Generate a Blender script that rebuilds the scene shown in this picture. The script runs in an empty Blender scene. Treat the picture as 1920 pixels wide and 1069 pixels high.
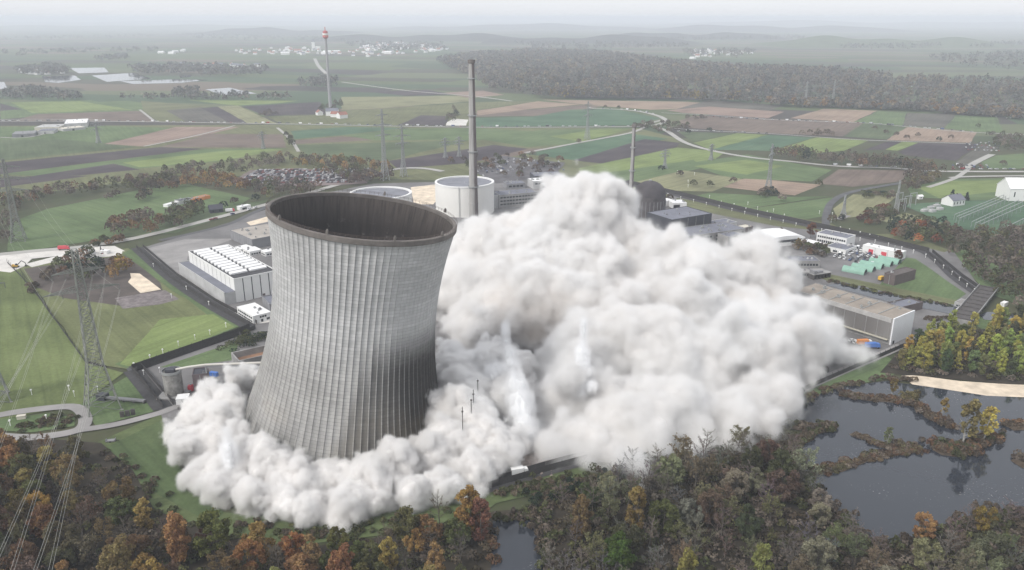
import bpy, bmesh, math, random, time
import numpy as np
from mathutils import Vector, Matrix
T0 = time.time()
S = bpy.context.scene
C = S.collection
R = math.radians

# ------------------------------------------------------------ camera
H = 180.0; TH = R(18.52); F = 1500.0            # height, pitch, focal length in pixels of a 1920 wide frame
cam = bpy.data.cameras.new('camera'); cam_o = bpy.data.objects.new('camera', cam); C.objects.link(cam_o)
cam_o.location = (0, 0, H); cam_o.rotation_euler = (math.pi/2 - TH, 0, 0)
cam.lens = 36*F/1920; cam.clip_start = 1; cam.clip_end = 200000
S.camera = cam_o
# ------------------------------------------------------------ exposure and sampling
S.view_settings.view_transform = 'Standard'; S.view_settings.look = 'None'
S.view_settings.exposure = EXPOSURE = 0.8
S.view_settings.gamma = 1.0
S.render.engine = 'CYCLES'
S.cycles.use_denoising = True
S.cycles.max_bounces = 12; S.cycles.diffuse_bounces = 3; S.cycles.glossy_bounces = 2
S.cycles.transparent_max_bounces = 12; S.cycles.volume_bounces = 8
S.cycles.volume_step_rate = 2.0
S.cycles.sample_clamp_indirect = 8.0
# ------------------------------------------------------------ sky and sun (thin overcast)
SUN_AZ, SUN_EL = R(232), R(46)
W = bpy.data.worlds.new('World'); S.world = W; W.use_nodes = True
wt = W.node_tree; bg = wt.nodes['Background']
sky = wt.nodes.new('ShaderNodeTexSky'); sky.sky_type = 'NISHITA'; sky.sun_disc = False
sky.sun_elevation = SUN_EL; sky.sun_rotation = SUN_AZ; sky.dust_density = 2.0; sky.air_density = 1.0
hsv = wt.nodes.new('ShaderNodeHueSaturation'); hsv.inputs['Saturation'].default_value = .22
ovc = wt.nodes.new('ShaderNodeMix'); ovc.data_type = 'RGBA'; ovc.inputs[0].default_value = .6
ovc.inputs[7].default_value = (6.9, 7.05, 7.4, 1)     # the even layer of cloud
wt.links.new(sky.outputs[0], hsv.inputs['Color']); wt.links.new(hsv.outputs[0], ovc.inputs[6])
wt.links.new(ovc.outputs[2], bg.inputs[0]); bg.inputs[1].default_value = .1
sl = bpy.data.lights.new('sun', 'SUN'); so = bpy.data.objects.new('sun', sl); C.objects.link(so)
sl.energy = 1.5; sl.angle = R(14); sl.color = (1.0, .96, .90)
sd_ = Vector((math.sin(SUN_AZ)*math.cos(SUN_EL), math.cos(SUN_AZ)*math.cos(SUN_EL), math.sin(SUN_EL)))
so.rotation_euler = sd_.to_track_quat('Z', 'Y').to_euler()

# ------------------------------------------------------------ placing by survey: a pixel of the photo to a point on the ground
def ray(px, py):
    u = (px - 960)/F; v = -(py - 534.5)/F
    return Vector((u, math.cos(TH) + v*math.sin(TH), -math.sin(TH) + v*math.cos(TH)))
def G(px, py, z=0.0):
    d = ray(px, py); t = (z - H)/d.z
    return Vector((d.x*t, d.y*t, z))
def P(px, py, Y):
    d = ray(px, py); t = Y/d.y
    return Vector((d.x*t, Y, H + d.z*t))
def hgt(px_base_y, px_top_y):
    "height of a thing whose foot and top show at these rows"
    D = -H/(ray(960, px_base_y).z)*ray(960, px_base_y).y
    r = ray(960, px_top_y); return H + r.z*D/r.y
rng = np.random.default_rng(7); random.seed(7)

# ------------------------------------------------------------ tagging
def tag(o, label=None, cat=None, group=None, kind=None):
    if label: o['label'] = label
    if cat: o['category'] = cat
    if group: o['group'] = group
    if kind: o['kind'] = kind
    return o
def thing(name, label, cat, loc=(0, 0, 0), rz=0.0, group=None):
    o = bpy.data.objects.new(name, None); C.objects.link(o)
    o.location = loc; o.rotation_euler = (0, 0, rz); o.empty_display_size = .5
    return tag(o, label, cat, group)
def dup(o, parent=None):
    c = o.copy(); C.objects.link(c)
    if parent is not None: c.parent = parent
    for ch in KIDS.get(o.name, ()):
        dup(ch, c)
    return c
KIDS = {}
def link(name, me, parent=None):
    o = bpy.data.objects.new(name, me); C.objects.link(o)
    if parent is not None:
        o.parent = parent; KIDS.setdefault(parent.name, []).append(o)
    return o

# ------------------------------------------------------------ materials
def mat(name, col, rough=.85, var=.18, scale=.15, detail=5, metal=0.0, spec=.3, bump=0.0, bscale=1.0, objcol=False):
    m = bpy.data.materials.new(name); m.use_nodes = True
    t = m.node_tree; b = t.nodes['Principled BSDF']
    b.inputs['Roughness'].default_value = rough; b.inputs['Metallic'].default_value = metal
    b.inputs['Specular IOR Level'].default_value = spec
    geo = t.nodes.new('ShaderNodeNewGeometry')
    n = t.nodes.new('ShaderNodeTexNoise'); n.inputs['Scale'].default_value = scale; n.inputs['Detail'].default_value = detail; n.inputs['Roughness'].default_value = .62
    t.links.new(geo.outputs['Position'], n.inputs['Vector'])
    mr = t.nodes.new('ShaderNodeMapRange'); mr.inputs[1].default_value = .25; mr.inputs[2].default_value = .75
    mr.inputs[3].default_value = 1 - var; mr.inputs[4].default_value = 1 + var
    t.links.new(n.outputs[0], mr.inputs[0])
    mx = t.nodes.new('ShaderNodeVectorMath'); mx.operation = 'SCALE'
    if objcol:
        oi = t.nodes.new('ShaderNodeObjectInfo'); t.links.new(oi.outputs['Color'], mx.inputs[0])
    else:
        mx.inputs[0].default_value = col
    t.links.new(mr.outputs[0], mx.inputs['Scale'])
    t.links.new(mx.outputs[0], b.inputs['Base Color'])
    if bump:
        n2 = t.nodes.new('ShaderNodeTexNoise'); n2.inputs['Scale'].default_value = bscale; n2.inputs['Detail'].default_value = 4
        t.links.new(geo.outputs['Position'], n2.inputs['Vector'])
        bp = t.nodes.new('ShaderNodeBump'); bp.inputs['Strength'].default_value = bump; bp.inputs['Distance'].default_value = .4
        t.links.new(n2.outputs[0], bp.inputs['Height']); t.links.new(bp.outputs[0], b.inputs['Normal'])
    return m
class NB:
    "short node building"
    def __init__(s, tree): s.t = tree
    def n(s, typ, ins=None, **props):
        nd = s.t.nodes.new(typ)
        for k, v in props.items(): setattr(nd, k, v)
        for k, v in (ins or {}).items():
            sock = nd.inputs[k]
            if isinstance(v, bpy.types.NodeSocket): s.t.links.new(v, sock)
            else: sock.default_value = v
        return nd
    def m(s, op, a, b=None, c=None, clamp=False):
        ins = {0: a}
        if b is not None: ins[1] = b
        if c is not None: ins[2] = c
        return s.n('ShaderNodeMath', ins, operation=op, use_clamp=clamp).outputs[0]
    def v(s, op, a, b=None, scale=None):
        ins = {0: a}
        if b is not None: ins[1] = b
        nd = s.n('ShaderNodeVectorMath', ins, operation=op)
        if scale is not None:
            if isinstance(scale, bpy.types.NodeSocket): s.t.links.new(scale, nd.inputs['Scale'])
            else: nd.inputs['Scale'].default_value = scale
        return nd.outputs[0]
    def mix(s, f, a, b, blend='MIX'):
        nd = s.n('ShaderNodeMix', None, data_type='RGBA', blend_type=blend)
        for i, q in ((0, f), (6, a), (7, b)):
            if isinstance(q, bpy.types.NodeSocket): s.t.links.new(q, nd.inputs[i])
            else: nd.inputs[i].default_value = q
        return nd.outputs[2]
    def mr(s, x, a, b, c, d, smooth=False):
        return s.n('ShaderNodeMapRange', {0: x, 1: a, 2: b, 3: c, 4: d}, interpolation_type='SMOOTHSTEP' if smooth else 'LINEAR').outputs[0]
def new_mat(name):
    m = bpy.data.materials.new(name); m.use_nodes = True
    return m, NB(m.node_tree), m.node_tree.nodes['Principled BSDF']

# ------------------------------------------------------------ mesh building
def mesh_np(name, V, Fq, mats=(), smooth=False, mi=None):
    V = np.asarray(V, np.float32); Fq = np.asarray(Fq, np.int32); k = Fq.shape[1]; n = len(Fq)
    me = bpy.data.meshes.new(name)
    me.vertices.add(len(V)); me.vertices.foreach_set('co', V.ravel())
    me.loops.add(n*k); me.loops.foreach_set('vertex_index', Fq.ravel())
    me.polygons.add(n); me.polygons.foreach_set('loop_start', np.arange(0, n*k, k, dtype=np.int32))
    me.polygons.foreach_set('loop_total', np.full(n, k, np.int32))
    if mi is not None: me.polygons.foreach_set('material_index', np.asarray(mi, np.int32))
    if smooth: me.polygons.foreach_set('use_smooth', np.ones(n, bool))
    for m in mats: me.materials.append(m)
    me.update(calc_edges=True); me.validate()
    return me
class MB:
    "collects shapes and makes ONE mesh of them"
    def __init__(s): s.v = []; s.f = []; s.mi = []
    def add(s, vs, fs, m=0):
        o = len(s.v); s.v += [tuple(v) for v in vs]; s.f += [tuple(i + o for i in f) for f in fs]; s.mi += [m]*len(fs); return s
    def box(s, x0, y0, z0, x1, y1, z1, m=0):
        return s.add([(x0,y0,z0),(x1,y0,z0),(x1,y1,z0),(x0,y1,z0),(x0,y0,z1),(x1,y0,z1),(x1,y1,z1),(x0,y1,z1)],
                     [(0,3,2,1),(4,5,6,7),(0,1,5,4),(1,2,6,5),(2,3,7,6),(3,0,4,7)], m)
    def prism(s, poly, z0, z1, m=0):
        n = len(poly)
        return s.add([(p[0],p[1],z0) for p in poly] + [(p[0],p[1],z1) for p in poly],
                     [tuple(range(n))[::-1], tuple(range(n, 2*n))] + [(i,(i+1)%n,n+(i+1)%n,n+i) for i in range(n)], m)
    def lathe(s, prof, n=48, cx=0, cy=0, m=0, cap=True):
        vs = []; fs = []
        for (r, z) in prof:
            for i in range(n):
                a = 2*math.pi*i/n; vs.append((cx + r*math.cos(a), cy + r*math.sin(a), z))
        for j in range(len(prof) - 1):
            for i in range(n):
                k = (i + 1) % n; fs.append((j*n+i, j*n+k, (j+1)*n+k, (j+1)*n+i))
        if cap:
            fs.append(tuple(range(n))[::-1]); fs.append(tuple(range((len(prof)-1)*n, len(prof)*n)))
        return s.add(vs, fs, m)
    def bar(s, a, b, w, m=0, w2=None):
        a = Vector(a); b = Vector(b); d = b - a
        if d.length < 1e-6: return s
        q = d.to_track_quat('Z', 'Y'); x = q @ Vector((1,0,0)); y = q @ Vector((0,1,0))
        h = w/2; k = (w2 if w2 is not None else w)/2
        vs = [a - x*h - y*h, a + x*h - y*h, a + x*h + y*h, a - x*h + y*h, b - x*k - y*k, b + x*k - y*k, b + x*k + y*k, b - x*k + y*k]
        return s.add(vs, [(0,3,2,1),(4,5,6,7),(0,1,5,4),(1,2,6,5),(2,3,7,6),(3,0,4,7)], m)
    def tube(s, pts, r, n=8, m=0):
        pts = [Vector(p) for p in pts]; rs = r if isinstance(r, (list, tuple)) else [r]*len(pts)
        vs = []; fs = []
        for i, p in enumerate(pts):
            d = (pts[min(i+1, len(pts)-1)] - pts[max(i-1, 0)]).normalized(); q = d.to_track_quat('Z', 'Y')
            for k in range(n):
                a = 2*math.pi*k/n; vs.append(p + q @ Vector((rs[i]*math.cos(a), rs[i]*math.sin(a), 0)))
        for i in range(len(pts) - 1):
            for k in range(n):
                l = (k+1) % n; fs.append((i*n+k, i*n+l, (i+1)*n+l, (i+1)*n+k))
        fs.append(tuple(range(n))[::-1]); fs.append(tuple(range((len(pts)-1)*n, len(pts)*n)))
        return s.add(vs, fs, m)
    def mesh(s, name, mats, smooth=False):
        me = bpy.data.meshes.new(name); me.from_pydata(s.v, [], s.f)
        for m in (mats if isinstance(mats, (list, tuple)) else [mats]): me.materials.append(m)
        me.polygons.foreach_set('material_index', s.mi)
        if smooth: me.polygons.foreach_set('use_smooth', [True]*len(me.polygons))
        me.update(); return me
    def build(s, name, mats, parent=None, smooth=False):
        return link(name, s.mesh(name, mats, smooth), parent)
# ============================================================ ground, fields, roads, water
def ground_material():
    m, N, b = new_mat('ground')
    pos = N.n('ShaderNodeNewGeometry').outputs['Position']
    # far patchwork of fields: stretched cells with a colour each
    wv = N.n('ShaderNodeTexNoise', {'Vector': pos, 'Scale': 1/900, 'Detail': 2.0}).outputs['Color']
    w = N.v('ADD', pos, N.v('SCALE', N.v('SUBTRACT', wv, (.5, .5, .5)), scale=260.0))
    rot = N.n('ShaderNodeVectorRotate', {'Vector': w, 'Angle': R(17)}, rotation_type='Z_AXIS').outputs[0]
    sc = N.v('MULTIPLY', rot, (1/420, 1/150, 0))
    vo = N.n('ShaderNodeTexVoronoi', {'Vector': sc, 'Scale': 1.0, 'Randomness': .75}, distance='CHEBYCHEV', voronoi_dimensions='2D')
    h = N.n('ShaderNodeSeparateColor', {0: vo.outputs['Color']}).outputs[0]
    cr = N.n('ShaderNodeValToRGB', {0: h})
    el = cr.color_ramp.elements
    cr.color_ramp.interpolation = 'CONSTANT'
    cols = [(0,(.055,.085,.045)),(.14,(.085,.115,.05)),(.30,(.055,.047,.05)),(.42,(.10,.13,.06)),(.55,(.075,.075,.055)),(.66,(.16,.125,.10)),(.78,(.06,.10,.055)),(.9,(.12,.14,.075))]
    el[0].position = 0; el[0].color = (*cols[0][1], 1); el[1].position = cols[1][0]; el[1].color = (*cols[1][1], 1)
    for p, c in cols[2:]:
        e = el.new(p); e.color = (*c, 1)
    # near: rough grass and bare scrub
    n1 = N.n('ShaderNodeTexNoise', {'Vector': pos, 'Scale': .02, 'Detail': 7.0, 'Roughness': .65}).outputs[0]
    n2 = N.n('ShaderNodeTexNoise', {'Vector': pos, 'Scale': .35, 'Detail': 6.0, 'Roughness': .7}).outputs[0]
    near = N.mix(N.mr(n1, .38, .62, 0, 1), (.050, .072, .028, 1), (.085, .085, .045, 1))
    near = N.mix(N.mr(n2, .3, .7, 0, .6), near, (.045, .042, .028, 1))
    y = N.n('ShaderNodeSeparateXYZ', {0: pos}).outputs[1]
    c = N.mix(N.mr(y, 1180, 1300, 0, 1), near, cr.outputs[0])
    c = N.mix(.25, c, N.mix(n2, (.02, .03, .02, 1), (.13, .13, .09, 1)))
    N.t.links.new(c, b.inputs['Base Color']); b.inputs['Roughness'].default_value = .95; b.inputs['Specular IOR Level'].default_value = .1
    return m
# one sheet to the horizon, cut finer near the camera
GX = [-90000, -40000, -16000, -6000, -2000, 2000, 6000, 16000, 40000, 90000]
GY = [-3000, 0, 900, 2500, 6000, 14000, 40000, 90000]
vs = [(x, y, 0.0) for y in GY for x in GX]; nx = len(GX)
fs = [(j*nx+i, j*nx+i+1, (j+1)*nx+i+1, (j+1)*nx+i) for j in range(len(GY)-1) for i in range(nx-1)]
tag(link('ground', mesh_np('ground', vs, fs, [ground_material()])), kind='structure')

def field_material():
    m, N, b = new_mat('field_soil_and_crop')
    pos = N.n('ShaderNodeNewGeometry').outputs['Position']
    oc = N.n('ShaderNodeObjectInfo').outputs['Color']
    ang = N.n('ShaderNodeAttribute', attribute_type='OBJECT', attribute_name='row_angle').outputs['Fac']
    fl = N.n('ShaderNodeVectorRotate', {'Vector': pos, 'Angle': ang}, rotation_type='Z_AXIS').outputs[0]
    st = N.v('MULTIPLY', fl, (.012, .22, 0))
    s1 = N.n('ShaderNodeTexNoise', {'Vector': st, 'Scale': 1.0, 'Detail': 4.0, 'Roughness': .6}).outputs[0]
    n1 = N.n('ShaderNodeTexNoise', {'Vector': pos, 'Scale': .016, 'Detail': 6.0, 'Roughness': .6}).outputs[0]
    n2 = N.n('ShaderNodeTexNoise', {'Vector': pos, 'Scale': .5, 'Detail': 5.0, 'Roughness': .7}).outputs[0]
    f = N.m('MULTIPLY', N.m('MULTIPLY', N.mr(s1, .25, .75, .78, 1.22), N.mr(n1, .25, .75, .62, 1.36)), N.mr(n2, .25, .75, .8, 1.2))
    xr = N.n('ShaderNodeSeparateXYZ', {0: fl}).outputs[1]
    tram = N.m('LESS_THAN', N.m('FRACT', N.m('DIVIDE', xr, 21.0)), .05)
    f = N.m('MULTIPLY', f, N.m('SUBTRACT', 1.0, N.m('MULTIPLY', tram, .10)))
    c = N.v('SCALE', oc, scale=f)
    c = N.mix(N.mr(n1, .5, .8, 0, .35), c, (.10, .095, .055, 1))
    N.t.links.new(c, b.inputs['Base Color']); b.inputs['Roughness'].default_value = .95; b.inputs['Specular IOR Level'].default_value = .1
    return m
FIELD = field_material()
LAYER = [0.0]
def patch(name, pix, m, col=None, z=None):
    if z is None:
        LAYER[0] += .004; z = .02 + LAYER[0]
    pts = [G(x, y) for (x, y) in pix]
    me = bpy.data.meshes.new(name)
    # cut long edges and waver them a little so no border is ruler straight
    out = []
    for i, a in enumerate(pts):
        b = pts[(i+1) % len(pts)]; L = (b - a).length; k = max(1, min(14, int(L/22)))
        nrm = Vector((-(b-a).y, (b-a).x, 0)).normalized()
        for j in range(k):
            q = a.lerp(b, j/k)
            if j: q = q + nrm*random.uniform(-1, 1)*min(1.2, L*.006)
            out.append((q.x, q.y, 0))
    me.from_pydata(out, [], [tuple(range(len(out)))]); me.materials.append(m); me.update()
    if me.polygons[0].normal.z < 0: me.flip_normals()
    o = link(name, me); o.location.z = z
    e = max(((pts[(i+1) % len(pts)] - p) for i, p in enumerate(pts)), key=lambda d: d.length)
    o['row_angle'] = -math.atan2(e.y, e.x)
    if col: o.color = (*col, 1)
    return tag(o, kind='structure')
GRN = (.098, .140, .064); DGR = (.080, .106, .056); LIM = (.160, .205, .076); TEAL = (.070, .125, .076); OLV = (.128, .136, .070)
PLO = (.060, .050, .056); GRY = (.098, .093, .080); TAN = (.26, .195, .15); PNK = (.24, .175, .145); BRN = (.145, .113, .095); PAL = (.20, .20, .115)
for col, pix in [
    (OLV, [(0,236),(540,234),(880,240),(1195,240),(1280,262),(1180,345),(900,340),(500,330),(330,330),(0,372)]),
    (GRN, [(0,192),(170,188),(270,209),(120,214),(0,224)]),
    (LIM, [(20,192),(150,190),(250,206),(60,212)]),
    (PLO, [(0,194),(42,205),(0,208)]),
    (BRN, [(70,214),(262,208),(292,228),(20,228)]),
    (GRN, [(165,192),(240,189),(345,204),(285,209)]),
    (OLV, [(265,189),(395,200),(310,208),(352,228),(296,228),(268,208)]),
    (GRY, [(312,207),(378,201),(432,231),(350,230)]),
    (PLO, [(377,203),(408,200),(464,231),(432,231)]),
    (PAL, [(408,200),(446,198),(520,232),(466,232)]),
    (PLO, [(452,200),(600,191),(612,213),(500,218)]),
    (LIM, [(350,188),(560,189),(520,194),(444,198)]),
    (OLV, [(502,219),(640,214),(668,234),(528,233)]),
    (GRN, [(0,238),(190,236),(330,240),(200,268),(0,286)]),
    (DGR, [(0,262),(120,262),(260,276),(0,302)]),
    (PNK, [(196,270),(330,238),(450,238),(392,252),(270,275)]),
    (BRN, [(300,276),(394,251),(530,252),(537,277)]),
    (PLO, [(0,305),(300,276),(382,279),(0,327)]),
    (GRN, [(0,327),(380,280),(540,278),(420,302),(262,316),(70,330)]),
    (LIM, [(230,305),(420,283),(538,279),(420,301),(262,314)]),
    (PLO, [(62,330),(213,307),(262,318),(150,329)]),
    (PLO, [(0,334),(90,329),(168,330),(0,352)]),
    (TEAL, [(545,246),(650,238),(760,240),(640,254),(552,261)]),
    (BRN, [(546,264),(640,256),(720,262),(548,271)]),
    (DGR, [(550,272),(880,263),(725,302),(580,292)]),
    (GRN, [(645,254),(760,241),(900,241),(1000,246),(900,263),(700,263)]),
    (PLO, [(728,302),(925,272),(990,279),(880,306),(745,316)]),
    (BRN, [(880,305),(990,279),(1065,277),(985,290)]),
    (GRN, [(905,262),(1010,244),(1185,240),(1100,268),(990,276)]),
    (LIM, [(1030,256),(1120,243),(1180,243),(1090,266)]),
    (PAL, [(640,182),(870,180),(890,190),(700,204),(640,206)]),
    (OLV, [(640,207),(700,205),(880,192),(1000,190),(895,207),(880,236),(640,234)]),
    (PLO, [(690,172),(800,168),(850,178),(760,180)]),
    (PNK, [(832,174),(905,170),(945,178),(880,184)]),
    (TAN, [(895,208),(1008,190),(1090,196),(1000,204),(895,217)]),
    (BRN, [(897,218),(1000,205),(1092,197),(1130,200),(1000,218)]),
    (TAN, [(1015,187),(1290,191),(1400,200),(1220,206),(1100,197)]),
    (TEAL, [(892,222),(1000,219),(1070,206),(1150,204),(1238,222),(1186,235),(892,238)]),
    (PLO, [(748,234),(790,216),(842,218),(835,236)]),
    (TEAL, [(985,289),(1182,251),(1252,260),(1080,301)]),
    (PLO, [(1075,301),(1208,261),(1275,268),(1268,276),(1130,307)]),
    (LIM, [(1085,316),(1270,277),(1360,285),(1322,312),(1180,346),(1090,332)]),
    (GRN, [(1088,332),(1180,318),(1300,300),(1320,314),(1190,346),(1100,345)]),
    (GRY, [(1255,208),(1330,188),(1470,198),(1440,208),(1330,206)]),
    (PNK, [(1250,207),(1330,200),(1470,210),(1440,222),(1280,212)]),
    (BRN, [(1270,228),(1300,217),(1470,224),(1622,229),(1580,256),(1440,250),(1290,240)]),
    (TAN, [(1482,222),(1545,204),(1645,208),(1600,229)]),
    (GRN, [(1600,229),(1648,209),(1700,212),(1692,236)]),
    (GRY, [(1692,236),(1702,212),(1790,215),(1770,240)]),
    (GRN, [(1772,240),(1792,216),(1870,220),(1880,248),(1830,248)]),
    (DGR, [(1582,256),(1622,230),(1700,238),(1662,262)]),
    (TAN, [(1662,263),(1702,238),(1832,248),(1820,268)]),
    (DGR, [(1270,247),(1380,250),(1300,266)]),
    (LIM, [(1300,268),(1382,250),(1440,253),(1332,281)]),
    (TEAL, [(1334,281),(1440,253),(1526,258),(1442,283)]),
    (LIM, [(1446,284),(1530,258),(1628,264),(1582,283),(1500,290)]),
    (PLO, [(1618,282),(1664,266),(1690,266),(1660,281)]),
    (LIM, [(1660,281),(1692,266),(1722,268),(1682,283)]),
    (PLO, [(1684,286),(1722,268),(1838,270),(1792,302),(1700,292)]),
    (GRY, [(1792,306),(1840,271),(1872,276),(1810,318)]),
    (GRN, [(1840,304),(1868,292),(1920,288),(2200,292),(2200,318),(1850,316)]),
    (TAN, [(1336,349),(1402,334),(1540,347),(1490,367)]),
    (GRN, [(1290,306),(1400,290),(1560,319),(1522,341),(1362,334)]),
    (LIM, [(1300,312),(1400,300),(1470,312),(1400,328)]),
    (BRN, [(1532,345),(1572,318),(1702,320),(1692,340),(1600,351)]),
    (PAL, [(1190,342),(1282,320),(1392,336),(1335,360),(1250,358)]),
    (GRN, [(1270,375),(1330,362),(1480,370),(1560,368),(1400,392)]),
    (GRN, [(1392,394),(1562,370),(1548,405),(1480,418)]),
    (PAL, [(1562,392),(1600,365),(1682,368),(1640,402),(1570,412)]),
    (GRN, [(1700,352),(1782,336),(2200,332),(2200,376),(1800,376),(1712,370)]),
    (LIM, [(1720,352),(1782,340),(1880,338),(1870,360),(1760,372)]),
    (TEAL, [(1690,384),(1800,377),(2200,374),(2200,452),(1860,440),(1780,424)]),
    (PAL, [(1640,412),(1700,400),(1785,424),(1700,428)]),
    # grass round the works
    (GRN, [(14,472),(18,418),(90,392),(180,374),(300,348),(352,346),(470,372),(440,392),(330,408),(200,448),(60,470)]),
    (DGR, [(180,448),(330,410),(470,380),(520,372),(330,438)]),
    ((.125, .155, .062), [(-60,505),(36,504),(166,682),(232,700),(150,760),(-60,800)]),
    ((.130, .145, .068), [(36,502),(240,466),(446,612),(246,694),(166,682)]),
    (GRN, [(230,476),(246,468),(450,612),(246,694),(214,684),(360,625),(400,600)]),
    (LIM, [(300,600),(400,590),(440,614),(250,690),(225,684)]),
    (GRN, [(150,760),(250,700),(300,770),(180,800)]),
    (GRN, [(-40,792),(90,776),(140,784),(140,800),(60,812),(-40,806)]),
    ((.092, .118, .052), [(140,850),(300,778),(330,800),(330,870),(420,962),(620,985),(900,915),(1000,890),(1100,872),(1100,905),(930,945),(880,985),(420,1040),(300,960),(200,900)]),
    ((.070, .098, .044), [(200,840),(300,790),(330,870),(420,962),(400,985),(300,930),(230,880)]),
    (GRN, [(1480,742),(1660,668),(1700,690),(1660,712),(1570,728),(1500,760)]),
    (GRN, [(300,690),(460,642),(440,676),(330,690)]),
    (GRN, [(1700,488),(1716,486),(1810,552),(1790,566),(1690,540),(1640,545),(1720,520)]),
    (GRN, [(1815,600),(1850,590),(1960,610),(1960,640),(1850,625)]),
    (GRN, [(1780,470),(1830,470),(1960,560),(1960,590),(1850,550)]),
    (GRN, [(1500,505),(1570,520),(1700,548),(1800,570),(1800,580),(1690,560),(1555,528)]),
]:
    patch('field', pix, FIELD, col)

ASPH = mat('asphalt', (.085, .085, .09), .9, .3, .12)
CONC = mat('concrete_paving', (.25, .24, .235), .9, .25, .06)
YARD = mat('plant_yard_paving', (.15, .145, .145), .9, .38, .035, 8)
SAND = mat('pale_sand', (.60, .51, .40), .95, .35, .12, 8)
GRAV = mat('white_gravel', (.55, .53, .50), .95, .2, .08)
SOIL = mat('dark_soil', (.075, .062, .055), .95, .5, .06, 8)
LITTER = mat('forest_floor_litter', (.034, .028, .020), .95, .6, .12, 8)
ROADM = mat('field_road', (.34, .33, .31), .9, .15, .05)
YARD0 = patch('yard_paving', [(252,470),(430,418),(560,372),(700,345),(1000,336),(1180,348),(1300,372),(1560,425),(1790,475),(1845,548),(1790,600),(1650,668),(1480,740),(1100,872),(1000,888),(640,985),(330,870),(300,772),(252,694),(462,612)], YARD)
patch('yard_lawn', [(300,690),(448,640),(440,676),(335,690)], FIELD, GRN)
patch('yard_lawn', [(1640,545),(1700,484),(1716,486),(1812,552),(1790,566),(1690,545)], FIELD, GRN)
patch('yard_lawn', [(1500,506),(1560,516),(1700,545),(1802,566),(1800,579),(1690,562),(1552,528)], FIELD, OLV)
patch('yard_lawn', [(1180,350),(1270,364),(1240,372),(1170,358)], FIELD, OLV)
patch('yard_lawn', [(1270,372),(1560,420),(1590,440),(1450,424),(1330,400),(1260,380)], FIELD, OLV)
patch('yard_lawn', [(1700,438),(1780,470),(1770,474),(1640,440)], FIELD, OLV)
patch('gravel_yard', [(270,468),(345,450),(440,448),(352,482),(345,520),(300,498)], CONC)
patch('gravel_yard', [(-40,480),(150,464),(215,462),(235,472),(180,474),(60,486),(46,500),(20,512),(-40,505)], GRAV)
patch('gravel_yard', [(48,496),(110,480),(230,471),(228,480),(110,490),(60,502)], GRAV)
patch('bare_soil', [(45,505),(150,490),(235,480),(300,530),(310,560),(230,575),(120,560),(70,540)], SOIL)
patch('bare_soil', [(215,560),(310,545),(336,562),(300,572),(230,580)], mat('churned_soil', (.16,.14,.14), .95, .6, .25, 8))
patch('sand_pad', [(244,513),(262,514),(302,544),(264,551),(240,530),(246,522)], SAND)
patch('sand_yard', [(770,352),(822,346),(824,372),(812,384),(776,384)], SAND)
patch('sand_yard', [(462,418),(512,404),(505,416),(470,424)], SAND)
patch('sand_bank', [(1690,706),(1716,705),(1800,716),(1890,722),(2200,734),(2200,752),(1900,750),(1800,738),(1710,722)], SAND)
patch('sand_bank', [(-40,812),(22,818),(34,824),(4,842),(-40,846)], SAND)
patch('forest_floor', [(-120,850),(60,822),(190,832),(250,884),(290,958),(420,1006),(560,1030),(880,985),(925,960),(1000,955),(1060,905),(1240,862),(1470,800),(1530,870),(1580,900),(1650,985),(1730,935),(1840,905),(2040,905),(2200,1300),(-300,1300)], LITTER)
patch('forest_floor', [(1650,700),(1690,652),(1750,622),(2200,600),(2200,732),(1890,722),(1720,706)], LITTER)
patch('white_apron', [(428,575),(446,592),(474,610),(514,604),(518,592),(508,592),(474,604)], GRAV)
patch('white_tarpaulin_field', [(838,230),(850,223),(878,225),(874,236),(836,236)], GRAV)
patch('rubble_yard', [(950,862),(1030,842),(1040,868),(930,900),(905,905)], mat('brown_rubble', (.20,.165,.145), .95, .6, .5, 8))

def road(name, pix, w, m=None, z=None, closed=False):
    if z is None:
        LAYER[0] += .004; z = .02 + LAYER[0]
    pts = [G(x, y) for x, y in pix]
    if not closed and len(pts) > 2:                      # round the bends
        q = []
        for i in range(len(pts) - 1):
            p0 = pts[max(i-1, 0)]; p1 = pts[i]; p2 = pts[i+1]; p3 = pts[min(i+2, len(pts)-1)]
            for k in range(5):
                t = k/5
                q.append(.5*((2*p1) + (p2-p0)*t + (2*p0-5*p1+4*p2-p3)*t*t + (3*p1-p0-3*p2+p3)*t**3))
        pts = q + [pts[-1]]
    n = len(pts); vs = []; fs = []
    for i in range(n):
        a = pts[(i-1) % n] if closed else pts[max(i-1, 0)]; b = pts[(i+1) % n] if closed else pts[min(i+1, n-1)]
        d = (b - a).normalized(); s = Vector((-d.y, d.x, 0))*w/2
        vs += [pts[i] + s, pts[i] - s]
    for i in range(n if closed else n-1):
        j = (i+1) % n; fs.append((2*i+1, 2*j+1, 2*j, 2*i))
    me = bpy.data.meshes.new(name); me.from_pydata([(v.x, v.y, 0) for v in vs], [], fs); me.materials.append(m or ROADM); me.update()
    o = link(name, me); o.location.z = z
    return tag(o, kind='structure')
road('road', [(-60,228),(200,228),(540,233),(880,239),(1195,238)], 7)
road('road', [(1195,238),(1216,232),(1240,226)], 8)
road('road', [(1100,203),(1180,207),(1225,215),(1246,224),(1240,232),(1222,236)], 10)
road('road', [(1222,236),(1250,246),(1285,268),(1340,284),(1410,296),(1480,303),(1570,312),(1680,316),(1780,322),(2200,322)], 9)
road('road', [(1250,240),(1330,246),(1440,251),(1600,262),(1700,266),(1820,270)], 5)
road('road', [(1240,212),(1340,217),(1470,226),(1620,231),(1720,240),(1850,250),(2200,262)], 5)
road('road', [(985,287),(1080,269),(1180,250),(1210,238)], 7)
road('road', [(590,110),(598,125),(614,140)], 14)
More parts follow.
